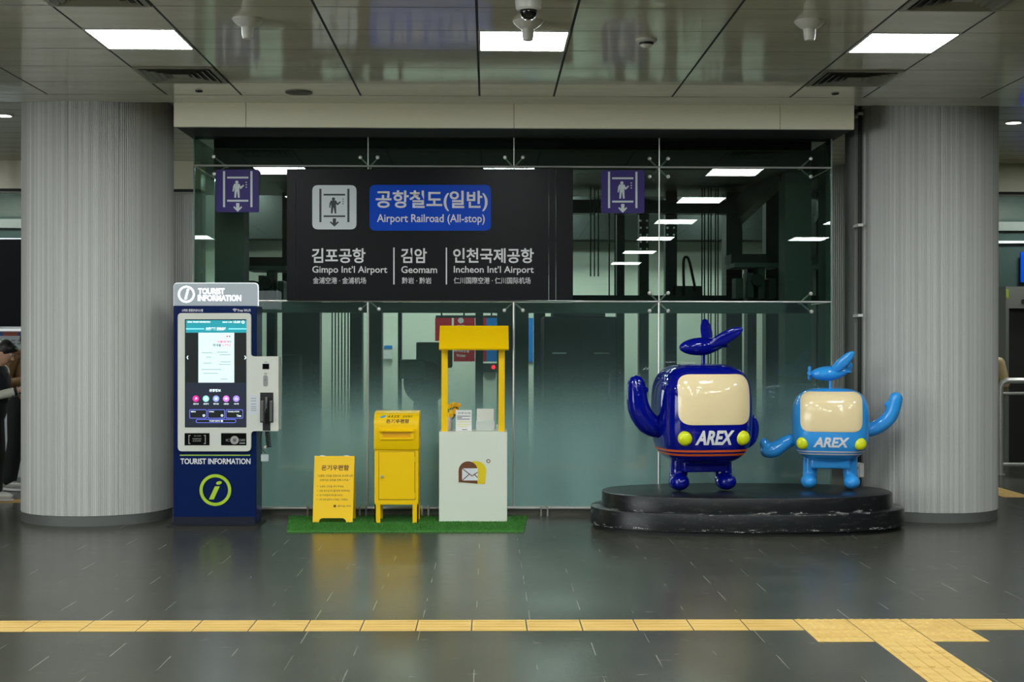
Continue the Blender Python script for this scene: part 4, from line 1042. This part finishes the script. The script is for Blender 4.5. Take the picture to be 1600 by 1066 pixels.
    obj('stem', stems, Mg, v); obj('leaves', leaves, Mg, v, True)
    # printed card stand
    Yc = Y + 0.12; q0, q1 = P(712, 674, Yc), P(737, 641, Yc)
    s = empty('card_stand', ((q0.x + q1.x) / 2, Yc, zt), 'white printed card stand between the vase and the clear holder', 'card stand')
    bm = BM(); box(bm, q0.x, q1.x, Yc, Yc + 0.006, zt, q1.z); obj('card', bm, M_print, s)
    bm = BM(); box(bm, q0.x, q1.x, Yc - 0.03, Yc + 0.05, zt, zt + 0.004); obj('foot', bm, M_print, s)
    ink, hl = mat('ink_grey', (96, 98, 100), 0.6), mat('highlight_yellow', (222, 218, 130), 0.6)
    text('온기 편지 쓰는 방법', 716, 644.2, 735, 647.2, Yc, ink, s, 0.02, thick=0.001)
    for y, a0, a1, m in ((650, 714, 735, ink), (652.3, 714, 722, ink), (654.5, 714, 734, ink), (659, 716, 735, hl), (663, 714, 735, hl), (666, 716, 730, hl), (671, 722, 730, ink)): flat('text_line', rect(a0, y, a1, y + 1.1), Yc, m, s, 0.001)
    # clear holder with blank paper
    Yh = Y + 0.1; q0, q1 = P(745, 675, Yh), P(771.5, 639, Yh)
    h = empty('leaflet_holder', ((q0.x + q1.x) / 2, Yh, zt), 'clear holder with blank white paper on the stall counter', 'leaflet holder')
    bm = BM(); box(bm, q0.x, q1.x, Yh + 0.012, Yh + 0.02, zt + 0.006, q1.z); obj('paper', bm, M_cream, h)
    mc = mat('clear_acrylic', (225, 232, 228), 0.08, alpha=0.35)
    bm = BM(); box(bm, q0.x - 0.008, q1.x + 0.008, Yh, Yh + 0.004, zt, zt + 0.09); obj('front_lip', bm, mc, h)
    bm = BM(); box(bm, q0.x - 0.008, q1.x + 0.008, Yh, Yh + 0.06, zt, zt + 0.005); obj('base', bm, mc, h)
    q = P(777, 670, Yh); bm = BM(); box(bm, q.x - 0.012, q.x + 0.012, Yh, Yh + 0.05, zt, zt + 0.06)
    thing1('small_box', bm, mc, 'tiny clear box beside the outer yellow upright', 'box')
stall()

# ------------------------------------------------------------------ podium and the two figures
PX, PY = P(1166, 760, 12.02).x, 12.02
def outline(a, b, n=2.35, k=96): return [(PX + a * math.copysign(abs(cos(2 * pi * i / k)) ** (2 / n), cos(2 * pi * i / k)), PY + b * math.copysign(abs(sin(2 * pi * i / k)) ** (2 / n), sin(2 * pi * i / k))) for i in range(k)]
def tier(bm, a, b, z0, z1, r=0.012):
    rings = []
    for da, z in ((0, z0), (0, z1 - r), (-r * 0.3, z1 - r * 0.3), (-r, z1)): rings.append([bm.verts.new((x, y, z)) for x, y in outline(a + da, b + da)])
    n = len(rings[0])
    for p, q in zip(rings, rings[1:]):
        for k in range(n): bm.faces.new((p[k], p[(k + 1) % n], q[(k + 1) % n], q[k]))
    bm.faces.new(rings[0][::-1]); bm.faces.new(rings[-1])
ZP = 0.304
t = empty('podium', (PX, PY, 0), 'two-step black lacquered oval podium under the statues', 'podium')
bm = BM(); tier(bm, 1.29, 0.67, 0.0, 0.035); obj('plinth', bm, M_black, t, True)
bm = BM(); tier(bm, 1.318, 0.70, 0.035, 0.180); obj('lower_step', bm, M_pod, t, True)
bm = BM(); tier(bm, 1.222, 0.63, 0.180, ZP); obj('upper_step', bm, M_pod, t, True)

class Shell:
    """rounded tram-like body: a superellipse whose size follows a rounded-square profile"""
    def __init__(s, a, b, h, zc, n=3.3, nt=3.6, nb=2.7): s.a, s.b, s.h, s.zc, s.n, s.nt, s.nb = a, b, h, zc, n, nt, nb
    def scale(s, z):
        u = (z - s.zc) / s.h; e = s.nt if u > 0 else s.nb
        return max(0.0, 1 - min(1.0, abs(u)) ** e) ** (1 / e)
    def y(s, x, z):
        k = s.scale(z); v = k ** s.n - min(abs(x / s.a), k) ** s.n
        return -s.b * max(v, 0.0) ** (1 / s.n)
    def ring(s, z, off=0.0, k=96):
        sc = s.scale(z); out = []
        for i in range(k):
            c, q = cos(2 * pi * i / k), sin(2 * pi * i / k)
            out.append(Vector(((s.a * sc + off) * math.copysign(abs(c) ** (2 / s.n), c), (s.b * sc + off) * math.copysign(abs(q) ** (2 / s.n), q), z)))
        return out
    def body(s, k=96, m=60):
        bm = BM(); rings = []
        for j in range(m + 1):
            u = -cos(pi * j / m); z = s.zc + s.h * (u if abs(u) < 1 else u * 0.99999)
            rings.append([bm.verts.new(p) for p in s.ring(z, 0, k)])
        for a, b in zip(rings, rings[1:]):
            for i in range(k): bm.faces.new((a[i], a[(i + 1) % k], b[(i + 1) % k], b[i]))
        bm.faces.new(rings[0][::-1]); bm.faces.new(rings[-1]); bmesh.ops.remove_doubles(bm, verts=bm.verts[:], dist=0.0005)
        return bm
    def band(s, z0, z1, off=0.003, k=96):
        bm = BM(); rings = [[bm.verts.new(p) for p in s.ring(z, o, k)] for z, o in ((z0, 0.0), (z0, off), (z1, off), (z1, 0.0))]
        for a, b in zip(rings, rings[1:]):
            for i in range(k): bm.faces.new((a[i], a[(i + 1) % k], b[(i + 1) % k], b[i]))
        return bm
    def patch(s, x0, x1, z0, z1, r, off=0.004, bulge=0.012):
        """rounded panel lying on the front of the body, slightly convex"""
        cx, cz = (x0 + x1) / 2, (z0 + z1) / 2; edge = rrect(x0, z0, x1, z1, r, 8); bm = BM(); rings = []
        pts = []
        for i in range(len(edge)):
            p, q = Vector(edge[i]), Vector(edge[(i + 1) % len(edge)])
            for k in range(max(1, int((q - p).length / 0.03))): pts.append(p.lerp(q, k / max(1, int((q - p).length / 0.03))))
        for f, o in [(1.0, -0.004), (1.0, off * 0.7), (0.985, off)] + [(1 - 0.985 * k / 14 - 0.015, off + bulge * (1 - (1 - k / 14) ** 2) ** 1.0) for k in range(1, 14)]:
            ring = []
            for p in pts:
                x, z = cx + (p.x - cx) * f, cz + (p.y - cz) * f
                ring.append(bm.verts.new((x, s.y(x, z) - o, z)))
            rings.append(ring)
        n = len(pts)
        for a, b in zip(rings, rings[1:]):
            for i in range(n): bm.faces.new((a[i], a[(i + 1) % n], b[(i + 1) % n], b[i]))
        bm.faces.new(rings[-1])
        return bm
    def word(s, txt, x0, x1, z0, z1, shear=0.25):
        bm = text_bm(txt, 0.035, shear)
        bmesh.ops.triangulate(bm, faces=bm.faces[:])
        for v in bm.verts: v.co = Vector((x0 + (x1 - x0) * v.co.x, v.co.z, z0 + (z1 - z0) * v.co.y))
        for _ in range(3):
            lg = [e for e in bm.edges if e.calc_length() > 0.03 and abs(e.verts[0].co.y - e.verts[1].co.y) < 0.1]
            if lg: bmesh.ops.subdivide_edges(bm, edges=lg, cuts=1); bmesh.ops.triangulate(bm, faces=bm.faces[:])
        for v in bm.verts: v.co.y = s.y(v.co.x, v.co.z) - (0.0045 if v.co.y > 0 else -0.002)
        return bm

def figure(name, px, Y, yaw, roll, k, mbody, mstripe, label, arms, plane, sh, face, word, lampz, lampx, stripes, legs):
    base = P(px, 760, Y)
    t = empty(name, (base.x, Y, ZP + 0.005), label, 'statue'); t.rotation_euler = (0, roll, yaw)
    O = lambda n, bm, m, sm='all', par=None: obj(n, bm, m, par or t, sm, local=True)
    body = O('body', sh.body(), mbody, True)
    O('blank_panel', sh.patch(*face), M_face, True, body)
    O('lettering', sh.word(*word), M_print, False, body)
    for z0, z1 in stripes: O('stripe', sh.band(z0, z1), mstripe, True, body)
    for sx in (-1, 1):
        x = lampx * sx; bm = BM(); ball(bm, (x, sh.y(x, lampz) + 0.005, lampz), (0.062 * k, 0.045 * k, 0.062 * k), 3); O('lamp', bm, M_lime, 'all', body)
    for sx in (-1, 1):
        x, rr = legs[0] * sx, legs[1]
        bm = BM(); limb(bm, curve_pts([(x, 0, sh.zc - sh.h * 0.8), (x * 1.02, 0, 0.16 * k), (x * 1.05, -0.01, 0.075 * k)], 8), rr)
        ball(bm, (x * 1.08, -0.05 * k, 0.074 * k), (rr * 1.12, rr * 1.45, 0.074 * k), 3)
        O('leg', remesh(bm, 0.008, 6), mbody)
    bm = BM(); box(bm, -legs[0], legs[0], -0.14 * k, 0.14 * k, sh.zc - sh.h - 0.065 * k, sh.zc - sh.h + 0.03); bev(bm, 0.02, 3); O('underframe', bm, mbody, True)
    for pts, rad, nub in arms:
        bm = BM(); pp = curve_pts(pts, 18); limb(bm, pp, lerps(rad, len(pp)))
        if nub: limb(bm, [Vector(nub[0]), Vector(nub[1])], nub[2])
        O('arm', remesh(bm, 0.008, 5), mbody)
    plane(t, sh, mbody, O)
    return t
def toy_plane(c, yaw, pieces, stalk_r, prop):
    def build(t, sh, m, O):
        zt = sh.zc + sh.h
        bm = BM(); tube(bm, [(c[0], c[1], zt - 0.02), (c[0], c[1], c[2])], stalk_r, 12); O('stalk', bm, m, True)
        R = Matrix.Rotation(yaw, 3, 'Z'); cv = Vector(c)
        for nm, off, rad, rot in pieces:
            if nm == 'wing':      # off: root, rad: tip, rot: (half chord, half thickness)
                r_, t_ = Vector(off), Vector(rad); d = (t_ - r_); ln = d.length / 2; d.normalize()
                nn = Vector((0.15, -1, 0.25)); nn = (nn - d * nn.dot(d)).normalized(); xx = d.cross(nn)
                M3 = Matrix((xx, d, nn)).transposed(); off, rad, rot = (r_ + t_) / 2, (rot[0], ln, rot[1]), M3
            bm = BM(); ball(bm, (0, 0, 0), rad, 4)
            if nm == 'fuselage':
                for v in bm.verts:
                    u = v.co.x / rad[0]; f = 1 - 0.35 * max(0, u); v.co.z = v.co.z * f + 0.02 * max(0, u) ** 2; v.co.y *= f
            for v in bm.verts: v.co = cv + R @ (Vector(off) + rot @ v.co)
            O(nm, bm, m, 'all')
        if prop:
            pc = cv + R @ Vector(prop[0])
            bm = BM()
            for k in range(4):
                an = k * pi / 2 + 0.3; ball(bm, pc + R @ Vector((0, 0.036 * cos(an), 0.036 * sin(an))), (0.016, 0.03 if abs(cos(an)) > 0.7 else 0.017, 0.017 if abs(cos(an)) > 0.7 else 0.03), 2)
            ball(bm, pc, (0.022, 0.02, 0.02), 2); O('propeller', remesh(bm, 0.005, 3), m)
    return build
E3 = lambda x, y, z: Matrix.Rotation(z, 3, 'Z') @ Matrix.Rotation(y, 3, 'Y') @ Matrix.Rotation(x, 3, 'X')
sh1 = Shell(0.395, 0.40, 0.422, 0.646, nb=3.4)
figure('tram_statue', 1095, 12.02, 0.15, 0.0, 1.0, M_dblue, M_orange, 'larger dark blue glossy tram-shaped statue with orange stripes, one arm raised',
       [([(-0.36, -0.02, 0.52), (-0.475, -0.05, 0.57), (-0.56, -0.06, 0.70), (-0.58, -0.06, 0.90)], [0.085, 0.098, 0.095, 0.075], ((-0.56, -0.06, 0.86), (-0.50, -0.07, 0.85), 0.026)),
        ([(0.33, 0.02, 0.62), (0.435, 0.03, 0.56), (0.43, 0.02, 0.44), (0.33, 0.0, 0.37)], [0.07, 0.078, 0.075, 0.06], None)],
       toy_plane((0.02, 0.0, 1.215), 0.12, [('fuselage', (0, 0, 0), (0.22, 0.085, 0.078), E3(0, -0.05, 0)), ('wing', (0.05, 0.02, 0.0), (0.09, 0.16, 0.235), (0.058, 0.02)), ('wing', (0.02, -0.05, 0.0), (0.26, -0.22, 0.15), (0.052, 0.022)), ('tail_fin', (0.205, 0.0, 0.05), (0.035, 0.012, 0.06), E3(0, 0.5, 0)), ('tail_wing', (0.19, 0, 0.0), (0.035, 0.09, 0.014), E3(0, 0, 0))], 0.016, None),
       sh1, (-0.30, 0.318, 0.57, 0.985, 0.11), ('AREX', -0.165, 0.165, 0.405, 0.525, 0.25), 0.46, 0.245, ((0.343, 0.361), (0.310, 0.328)), (0.19, 0.078))
sh2 = Shell(0.325, 0.29, 0.315, 0.548, nt=3.4, nb=2.9)
figure('tram_statue', 1297, 12.12, -0.20, 0.0, 0.86, M_lblue, M_print, 'smaller sky blue glossy tram-shaped statue with white stripes and both arms out',
       [([(0.28, 0.0, 0.49), (0.40, -0.01, 0.535), (0.50, -0.02, 0.63), (0.545, -0.02, 0.775)], [0.058, 0.062, 0.062, 0.058], ((0.535, -0.02, 0.71), (0.47, -0.02, 0.725), 0.024)),
        ([(-0.28, 0.0, 0.43), (-0.38, -0.03, 0.385), (-0.47, -0.05, 0.33), (-0.53, -0.05, 0.32)], [0.05, 0.06, 0.07, 0.064], ((-0.53, -0.05, 0.34), (-0.555, -0.06, 0.385), 0.045))],
       toy_plane((0.0, 0.0, 0.985), 0.05, [('fuselage', (0, 0, 0), (0.17, 0.075, 0.064), E3(0, -0.05, 0)), ('wing', (0.0, -0.03, 0.0), (0.185, -0.14, 0.185), (0.045, 0.026)), ('wing', (0.02, 0.03, 0.0), (0.08, 0.24, 0.06), (0.045, 0.02)), ('tail_fin', (0.155, 0, 0.045), (0.025, 0.012, 0.05), E3(0, 0.5, 0)), ('tail_wing', (0.15, 0, 0.012), (0.03, 0.07, 0.012), E3(0, 0, 0))], 0.012, ((-0.175, 0, 0.0),)),
       sh2, (-0.255, 0.255, 0.50, 0.835, 0.085), ('AREX', -0.15, 0.15, 0.37, 0.455, 0.25), 0.40, 0.235, ((0.325, 0.336), (0.303, 0.314)), (0.165, 0.063))

# ------------------------------------------------------------------ beside the statue column: flat pilaster, cable pipe, junction box
bm = BM(); q0, q1 = P(1335, 500, 12.75), P(1352, 500, 12.75); box(bm, q0.x, q1.x, 12.75, 13.1, 0, ZR); thing1('pilaster', bm, mat('pilaster_grey', (122, 122, 116), 0.5), 'flat grey pilaster between the glass and the statue column', 'pilaster')
q = P(1348, 500, 12.5); zb = P(1348, 757, 12.5).z
t = empty('cable_pipe', (q.x, 12.6, zb), 'thin black cable pipe running down beside the statue column', 'cable pipe')
bm = BM(); tube(bm, [(q.x, 12.6, 0.0), (q.x, 12.6, ZR)], 0.017, 10); obj('pipe', bm, M_black, t, True)
for py in (178, 352, 493):
    z = P(1348, py, 12.6).z; bm = BM(); box(bm, q.x - 0.022, q.x + 0.022, 12.575, 12.75, z - 0.012, z + 0.012); obj('pipe_clip', bm, M_white, t)
a, b = P(1336.5, 747, 12.44), P(1351, 724.5, 12.44)
t = empty('junction_box', ((a.x + b.x) / 2, 12.5, a.z), 'small pale junction box on the cable pipe behind the sky blue statue', 'junction box')
bm = BM(); box(bm, a.x, b.x, 12.46, 12.578, a.z, b.z); bev(bm, 0.006, 2); obj('housing', bm, M_white, t)
bm = BM(); box(bm, (a.x + b.x) / 2, b.x - 0.004, 12.454, 12.46, a.z + 0.008, b.z - 0.008); obj('cover', bm, M_white, t)
bm = BM(); lathe(bm, [(0, -0.01), (0.009, -0.009), (0.011, 0), (0, 0)], Vector((a.x + 0.02, 12.46, b.z - 0.04)), 12, 'Y'); obj('switch', bm, M_black, t)

# ------------------------------------------------------------------ side passages
for x0, x1 in ((-15, P(43, 300, 16.6).x + 2.0), (P(1558, 300, 16.6).x - 1.3, 15)):
    bm = BM(); box(bm, x0, x1, 16.6, 16.9, 3.335, ZR); trim(bm, M_fascia)
    bm = BM(); box(bm, x0, x1, 16.62, 16.66, 3.30, 3.335); trim(bm, M_black)
    bm = BM(); tube(bm, [(x0, 16.6, 3.29), (x1, 16.6, 3.29)], 0.012, 8); trim(bm, M_steel)
    n_win += 1; bm = BM(); box(bm, x0, x1, 18.6, 18.62, 0.1, ZR); struct('window_%d' % n_win, bm, mat('dark_glass', (62, 78, 73), 0.06, spec=0.6))
    bm = BM(); box(bm, x0, x1, 18.55, 18.6, P(10, 356, 18.55).z, P(10, 342, 18.55).z); trim(bm, mat('pale_rail', (120, 128, 120), 0.35))  # pale band across the dark glass
    bm = BM(); box(bm, x0, x1, 18.55, 18.6, P(10, 376, 18.55).z, P(10, 372, 18.55).z); trim(bm, M_print)
Yb = 16.1
tbox('black_board', -160, 374, 40, 510, Yb, 0.12, mat('board_black', (11, 15, 17), 0.5, spec=0.1), 'big black hanging board beyond the kiosk column, over the people', 'board')
z = P(10, 374, Yb).z
for px in (-100, -25):
    x = P(px, 380, Yb).x; bm = BM(); tube(bm, [(x, Yb + 0.06, z), (x, Yb + 0.06, ZR)], 0.015, 8); thing1('hanger_rod', bm, M_dark, 'thin dark hanger rod above the black board beyond the kiosk column', 'rod', 'hanger rods of the black board')
tbox('light_strip', -160, 514, 42, 517, 16.2, 0.05, mat('strip_lit', (225, 232, 230), 0.5, emit=0.6), 'thin white lit strip below the black board', 'light strip')
Ym = 16.4
t = tbox('map_board', -60, 518, 43, 790, Ym, 0.06, mat('map_white', (178, 188, 190), 0.4), 'pale map board with a red and blue heading behind the people', 'map board')
def child_flat(name, r, Y, m, th=0.003):
    o = flat(name, r, Y, m, None, th); o.parent = t; o.location = Vector(o.location) - Vector(t.location)
child_flat('heading', rect(5, 519, 28, 525), Ym, mat('map_red', (170, 74, 50), 0.5)); child_flat('heading', rect(28, 519, 43, 525), Ym, mat('map_blue', (40, 74, 150), 0.5)); child_flat('heading', rect(-50, 519, 5, 525), Ym, mat('map_blue', (40, 74, 150), 0.5))
for y, xa, xb in ((531, 18, 24), (531, 28, 36), (536, 17, 24), (536, 27, 36), (548, 30, 37), (556, 20, 36), (562, 28, 36), (568, 24, 36)): child_flat('text_line', rect(xa, y, xb, y + 2.5), Ym, mat('map_ink', (120, 130, 132), 0.5))
# right-hand passage: lift portal, railing, writing on the dark glass
Yr = 18.0
a, b = P(1571, 770, Yr), P(1650, 448, Yr)
t = empty('lift_portal', ((a.x + b.x) / 2, Yr, 0), 'grey lift portal with dark doors beyond the statue column', 'lift portal')
Mp = mat('portal_grey', (112, 114, 106), 0.35)
jw = P(1576.5, 500, Yr).x - a.x
bm = BM(); box(bm, a.x, a.x + jw, Yr, Yr + 0.4, 0, b.z); obj('jamb', bm, Mp, t)
bm = BM(); box(bm, b.x - jw, b.x, Yr, Yr + 0.4, 0, b.z); obj('jamb', bm, Mp, t)
bm = BM(); box(bm, a.x + jw, b.x - jw, Yr, Yr + 0.4, P(1600, 482, Yr).z, b.z); obj('lintel', bm, Mp, t)
bm = BM(); box(bm, a.x + jw, b.x - jw, Yr + 0.1, Yr + 0.14, 0, P(1600, 482, Yr).z); obj('door', bm, mat('portal_door', (44, 44, 42), 0.35), t)
flat('floor_indicator', rrect(1596, 468, 1612, 474, 2), Yr, M_black, t, 0.01); flat('warning_label', rect(1572, 452, 1576, 466), Yr, mat('label_green', (150, 170, 40), 0.5), t, 0.003)
tbox('blue_sign', 1595, 394, 1640, 441, 18.5, 0.03, M_blue, 'blue sign on the dark glass above the lift portal', 'sign')
q = P(1559, 556, 18.59); g = empty('floor_number', (q.x, 18.59, q.z), 'white floor number on the dark glass beyond the statue column', 'writing')
text('B3', 1558.5, 541, 1571, 554, 18.595, M_print, g, 0.01, thick=0.003)
Yq = 16.7
def railing():
    x0, x1 = P(1563, 600, Yq).x, P(1660, 600, Yq).x
    t = empty('handrail', ((x0 + x1) / 2, Yq, 0), 'stainless steel handrail with rounded corner beyond the statue column', 'handrail')
    zt = P(1580, 595, Yq).z; zb = P(1580, 726, Yq).z; zm = P(1580, 615, Yq).z; r = 0.035
    bm = BM(); tube(bm, [(x0, Yq, 0.0), (x0, Yq, zt - 0.08), (x0 + 0.025, Yq, zt - 0.025), (x0 + 0.08, Yq, zt), (x1, Yq, zt)], r, 14); obj('top_rail', bm, M_steel, t, True)
    bm = BM(); tube(bm, [(x0, Yq, zm), (x1, Yq, zm)], 0.018, 10); obj('middle_rail', bm, M_steel, t, True)
    bm = BM(); tube(bm, [(x0, Yq, zb), (x1, Yq, zb)], 0.022, 10); obj('bottom_rail', bm, M_steel, t, True)
    bm = BM(); lathe(bm, [(0.0, 0.012), (0.06, 0.012), (0.06, 0.0)], Vector((x0, Yq, 0)), 20); obj('foot_plate', bm, M_steel, t, True)
railing()

# ------------------------------------------------------------------ people in the side passages
M_skin = mat('skin', (206, 160, 132), 0.5); M_hair = mat('black_hair', (16, 14, 14), 0.4)
def person(x, y, yaw, label, H, top, sleeve, legs, shoe, pose, coat=False, lean=0.0):
    """standing figure; local +X is forward, Y is to the sides"""
    t = empty('person', (x, y, 0.007), label, 'person'); t.rotation_euler = (0, 0, yaw)
    s = H / 1.7; S = lambda p: Vector(p) * s
    bend = lambda z: lean * max(0, z - 0.95)
    V = lambda px, py, pz: S((px + bend(pz), py, pz))
    hips, chest, neck = V(0, 0, 0.93), V(0, 0, 1.27), V(0.02, 0, 1.43)
    head = V(0.075, 0, 1.57)
    if pose == 'phone':
        arms = {1: [V(0, 0.19, 1.37), V(0.03, 0.23, 1.10), V(0.24, 0.12, 1.17), V(0.32, 0.09, 1.20)], -1: [V(0, -0.19, 1.37), V(0.02, -0.24, 1.10), V(0.26, -0.12, 1.16), V(0.34, -0.09, 1.19)]}
    else:
        arms = {1: [V(0, 0.19, 1.37), V(-0.03, 0.25, 1.10), V(0.10, 0.23, 0.92), V(0.14, 0.22, 0.86)], -1: [V(0, -0.19, 1.37), V(-0.03, -0.25, 1.10), V(0.10, -0.23, 0.92), V(0.14, -0.22, 0.86)]}
    legp = {1: [V(0, 0.09, 0.9), V(0.03, 0.11, 0.5), V(0.0, 0.12, 0.09)], -1: [V(0, -0.09, 0.9), V(0.0, -0.11, 0.5), V(-0.08, -0.12, 0.09)]}
    # continuous body
    bm = BM()
    limb(bm, [hips, V(0, 0, 1.1), chest], [0.13 * s, 0.115 * s, 0.135 * s]); limb(bm, [V(0, 0.15, 1.37), V(0, -0.15, 1.37)], [0.06 * s, 0.06 * s])
    limb(bm, [chest, neck, head], [0.11 * s, 0.055 * s, 0.06 * s])
    hr = Matrix.Rotation(0.5 if pose == 'phone' else 0.15, 3, 'Y')
    hd = lambda p: head + hr @ (Vector(p) * s)
    ball(bm, head, (0.095 * s, 0.077 * s, 0.115 * s), 3, hr); ball(bm, hd((0.03, 0, -0.06)), (0.06 * s, 0.055 * s, 0.06 * s), 2)
    limb(bm, [hd((0.088, 0, 0.015)), hd((0.112, 0, -0.022))], [0.010 * s, 0.016 * s])
    for d in (1, -1):
        ball(bm, hd((-0.005, 0.078 * d, -0.005)), (0.02 * s, 0.01 * s, 0.032 * s), 2, hr)
        a = arms[d]; limb(bm, a[:3], [0.05 * s, 0.042 * s, 0.03 * s]); limb(bm, a[2:], [0.028 * s, 0.03 * s])
        f = (a[3] - a[2]).normalized(); up = Vector((0, 0, 1)); sd = f.cross(up).normalized()
        for k in range(4):
            r0 = a[3] + sd * (0.02 * (k - 1.5)) * s; ln = (0.07, 0.08, 0.075, 0.06)[k] * s
            limb(bm, [r0, r0 + f * ln * 0.55 + up * 0.004, r0 + f * ln * 0.8 + up * 0.03 * s], [0.010 * s, 0.009 * s, 0.008 * s], 8)
        limb(bm, [a[2] + f * 0.03 * s - sd * d * 0.02 * s, a[3] + up * 0.03 * s - sd * d * 0.03 * s, a[3] + f * 0.035 * s + up * 0.035 * s - sd * d * 0.01 * s], [0.012 * s, 0.011 * s, 0.009 * s], 8)
        l = legp[d]; limb(bm, l, [0.085 * s, 0.06 * s, 0.04 * s]); limb(bm, [l[2] - Vector((0, 0, 0.04 * s)), l[2] + Vector((0.13 * s, 0, -0.055 * s))], [0.04 * s, 0.032 * s])
    obj('body', remesh(bm, 0.0085, 3), M_skin, t, 'all', local=True)
    for d in (1, -1):
        for nm, p, r, m in (('eye', (0.083, 0.032 * d, 0.022), (0.012, 0.015, 0.010), M_print), ('iris', (0.0925, 0.032 * d, 0.020), (0.005, 0.007, 0.007), M_black)):
            bm = BM(); ball(bm, hd(p), tuple(v * s for v in r), 2, hr); obj(nm, bm, m, t, 'all', local=True)
    bm = BM(); ball(bm, hd((0.088, 0, -0.058)), (0.010 * s, 0.022 * s, 0.006 * s), 2, hr); obj('mouth', bm, mat('lips', (150, 84, 78), 0.5), t, 'all', local=True)
    # hair
    bm = BM(); ball(bm, hd((-0.02, 0, 0.035)), (0.105 * s, 0.09 * s, 0.105 * s), 3, hr); ball(bm, hd((-0.05, 0, -0.03)), (0.07 * s, 0.082 * s, 0.09 * s), 3, hr); ball(bm, hd((0.06, 0, 0.085)), (0.055 * s, 0.075 * s, 0.035 * s), 2, hr)
    obj('hair', remesh(bm, 0.009, 3), M_hair, t, 'all', local=True)
    # clothing
    bm = BM(); zlow = 0.5 if coat else 0.82
    limb(bm, [V(0, 0, zlow + 0.12), V(0, 0, 1.1), chest, V(0, 0, 1.34)], [(0.20 if coat else 0.165) * s, 0.165 * s, 0.175 * s, 0.13 * s], 20); limb(bm, [V(0, 0.16, 1.37), V(0, -0.16, 1.37)], [0.075 * s, 0.075 * s])
    jk = remesh(bm, 0.012, 4)
    cut = bmesh.ops.bisect_plane(jk, geom=jk.verts[:] + jk.edges[:] + jk.faces[:], plane_co=(0, 0, zlow * s), plane_no=(0, 0, 1), clear_inner=True)
    obj('coat' if coat else 'jacket', jk, top, t, 'all', local=True)
    for d in (1, -1):
        bm = BM(); a = arms[d]; e = a[2] + (a[2] - a[1]) * 0.0; limb(bm, [a[0], a[1], e], [0.078 * s, 0.072 * s, 0.05 * s]); sl = obj('sleeve', remesh(bm, 0.01, 3), sleeve, t, 'all', local=True)
        f = (a[2] - a[1]).normalized(); bm = BM(); tube(bm, [a[2] - f * 0.02 * s, a[2] + f * 0.04 * s], [0.05 * s, 0.042 * s], 16); obj('cuff', bm, top, sl, True, local=True)
        bm = BM(); l = legp[d]; limb(bm, [l[0] + Vector((0, 0, 0.03)), l[1], l[2] + Vector((0, 0, 0.02))], [0.105 * s, 0.085 * s, 0.075 * s]); obj('trouser_leg', remesh(bm, 0.011, 3), legs, t, 'all', local=True)
        bm = BM(); c = l[2]; ball(bm, c + Vector((0.06 * s, 0, -0.04 * s)), (0.14 * s, 0.05 * s, 0.045 * s), 3); ball(bm, c + Vector((-0.02 * s, 0, 0.0)), (0.06 * s, 0.048 * s, 0.06 * s), 2)
        for v in bm.verts: v.co.z = max(v.co.z, 0.004)
        sho = obj('shoe', remesh(bm, 0.009, 2), shoe, t, 'all', local=True)
        bm = BM(); lathe(bm, [(1.0, 0.0), (1.0, 1.0)], Vector((0, 0, 0)), 24)
        for v in bm.verts: v.co = Vector((c.x + 0.06 * s + v.co.x * 0.142 * s, c.y + v.co.y * 0.053 * s, 0.002 + v.co.z * 0.02 * s))
        obj('sole', bm, M_print, sho, True, local=True)
    return t, s, arms
jac, cre = mat('varsity_black', (16, 19, 28), 0.7), mat('varsity_cream', (206, 204, 190), 0.6)
t, s, arms = person(-4.80, 13.82, -0.05, 'person in a black varsity jacket with cream sleeves looking down at a phone', 1.56, jac, cre, mat('dark_trousers', (30, 30, 28), 0.8), M_white, 'phone', lean=0.12)
hand = t.matrix_basis @ (arms[-1][3] + Vector((0.06, 0.05, 0.065)))
ph = empty('mobile_phone', hand, 'dark phone held by the person in the varsity jacket', 'phone')
bm = BM(); box(bm, -0.07, 0.07, -0.036, 0.036, -0.004, 0.004); bev(bm, 0.002, 1); obj('case', bm, M_dark, ph, local=True)
bm = BM(); box(bm, -0.065, 0.065, -0.033, 0.033, 0.004, 0.005); obj('display', bm, mat('phone_screen', (120, 150, 170), 0.2, emit=0.5), ph, local=True)
ph.rotation_euler = (0, -0.35, -0.05)
person(-4.86, 15.0, -0.5, 'person in a brown jacket and dark trousers half hidden by the kiosk column', 1.72, mat('brown_jacket', (120, 88, 48), 0.7), mat('brown_jacket', (120, 88, 48), 0.7), mat('black_trousers', (18, 20, 22), 0.8), mat('grey_trainer', (170, 170, 162), 0.5), 'phone', lean=0.05)
person(6.12, 17.45, 1.4, 'person in a long beige coat half hidden by the statue column', 1.62, mat('beige_coat', (176, 156, 112), 0.7), mat('beige_coat', (176, 156, 112), 0.7), mat('black_trousers', (18, 20, 22), 0.8), M_white, 'stand', coat=True)
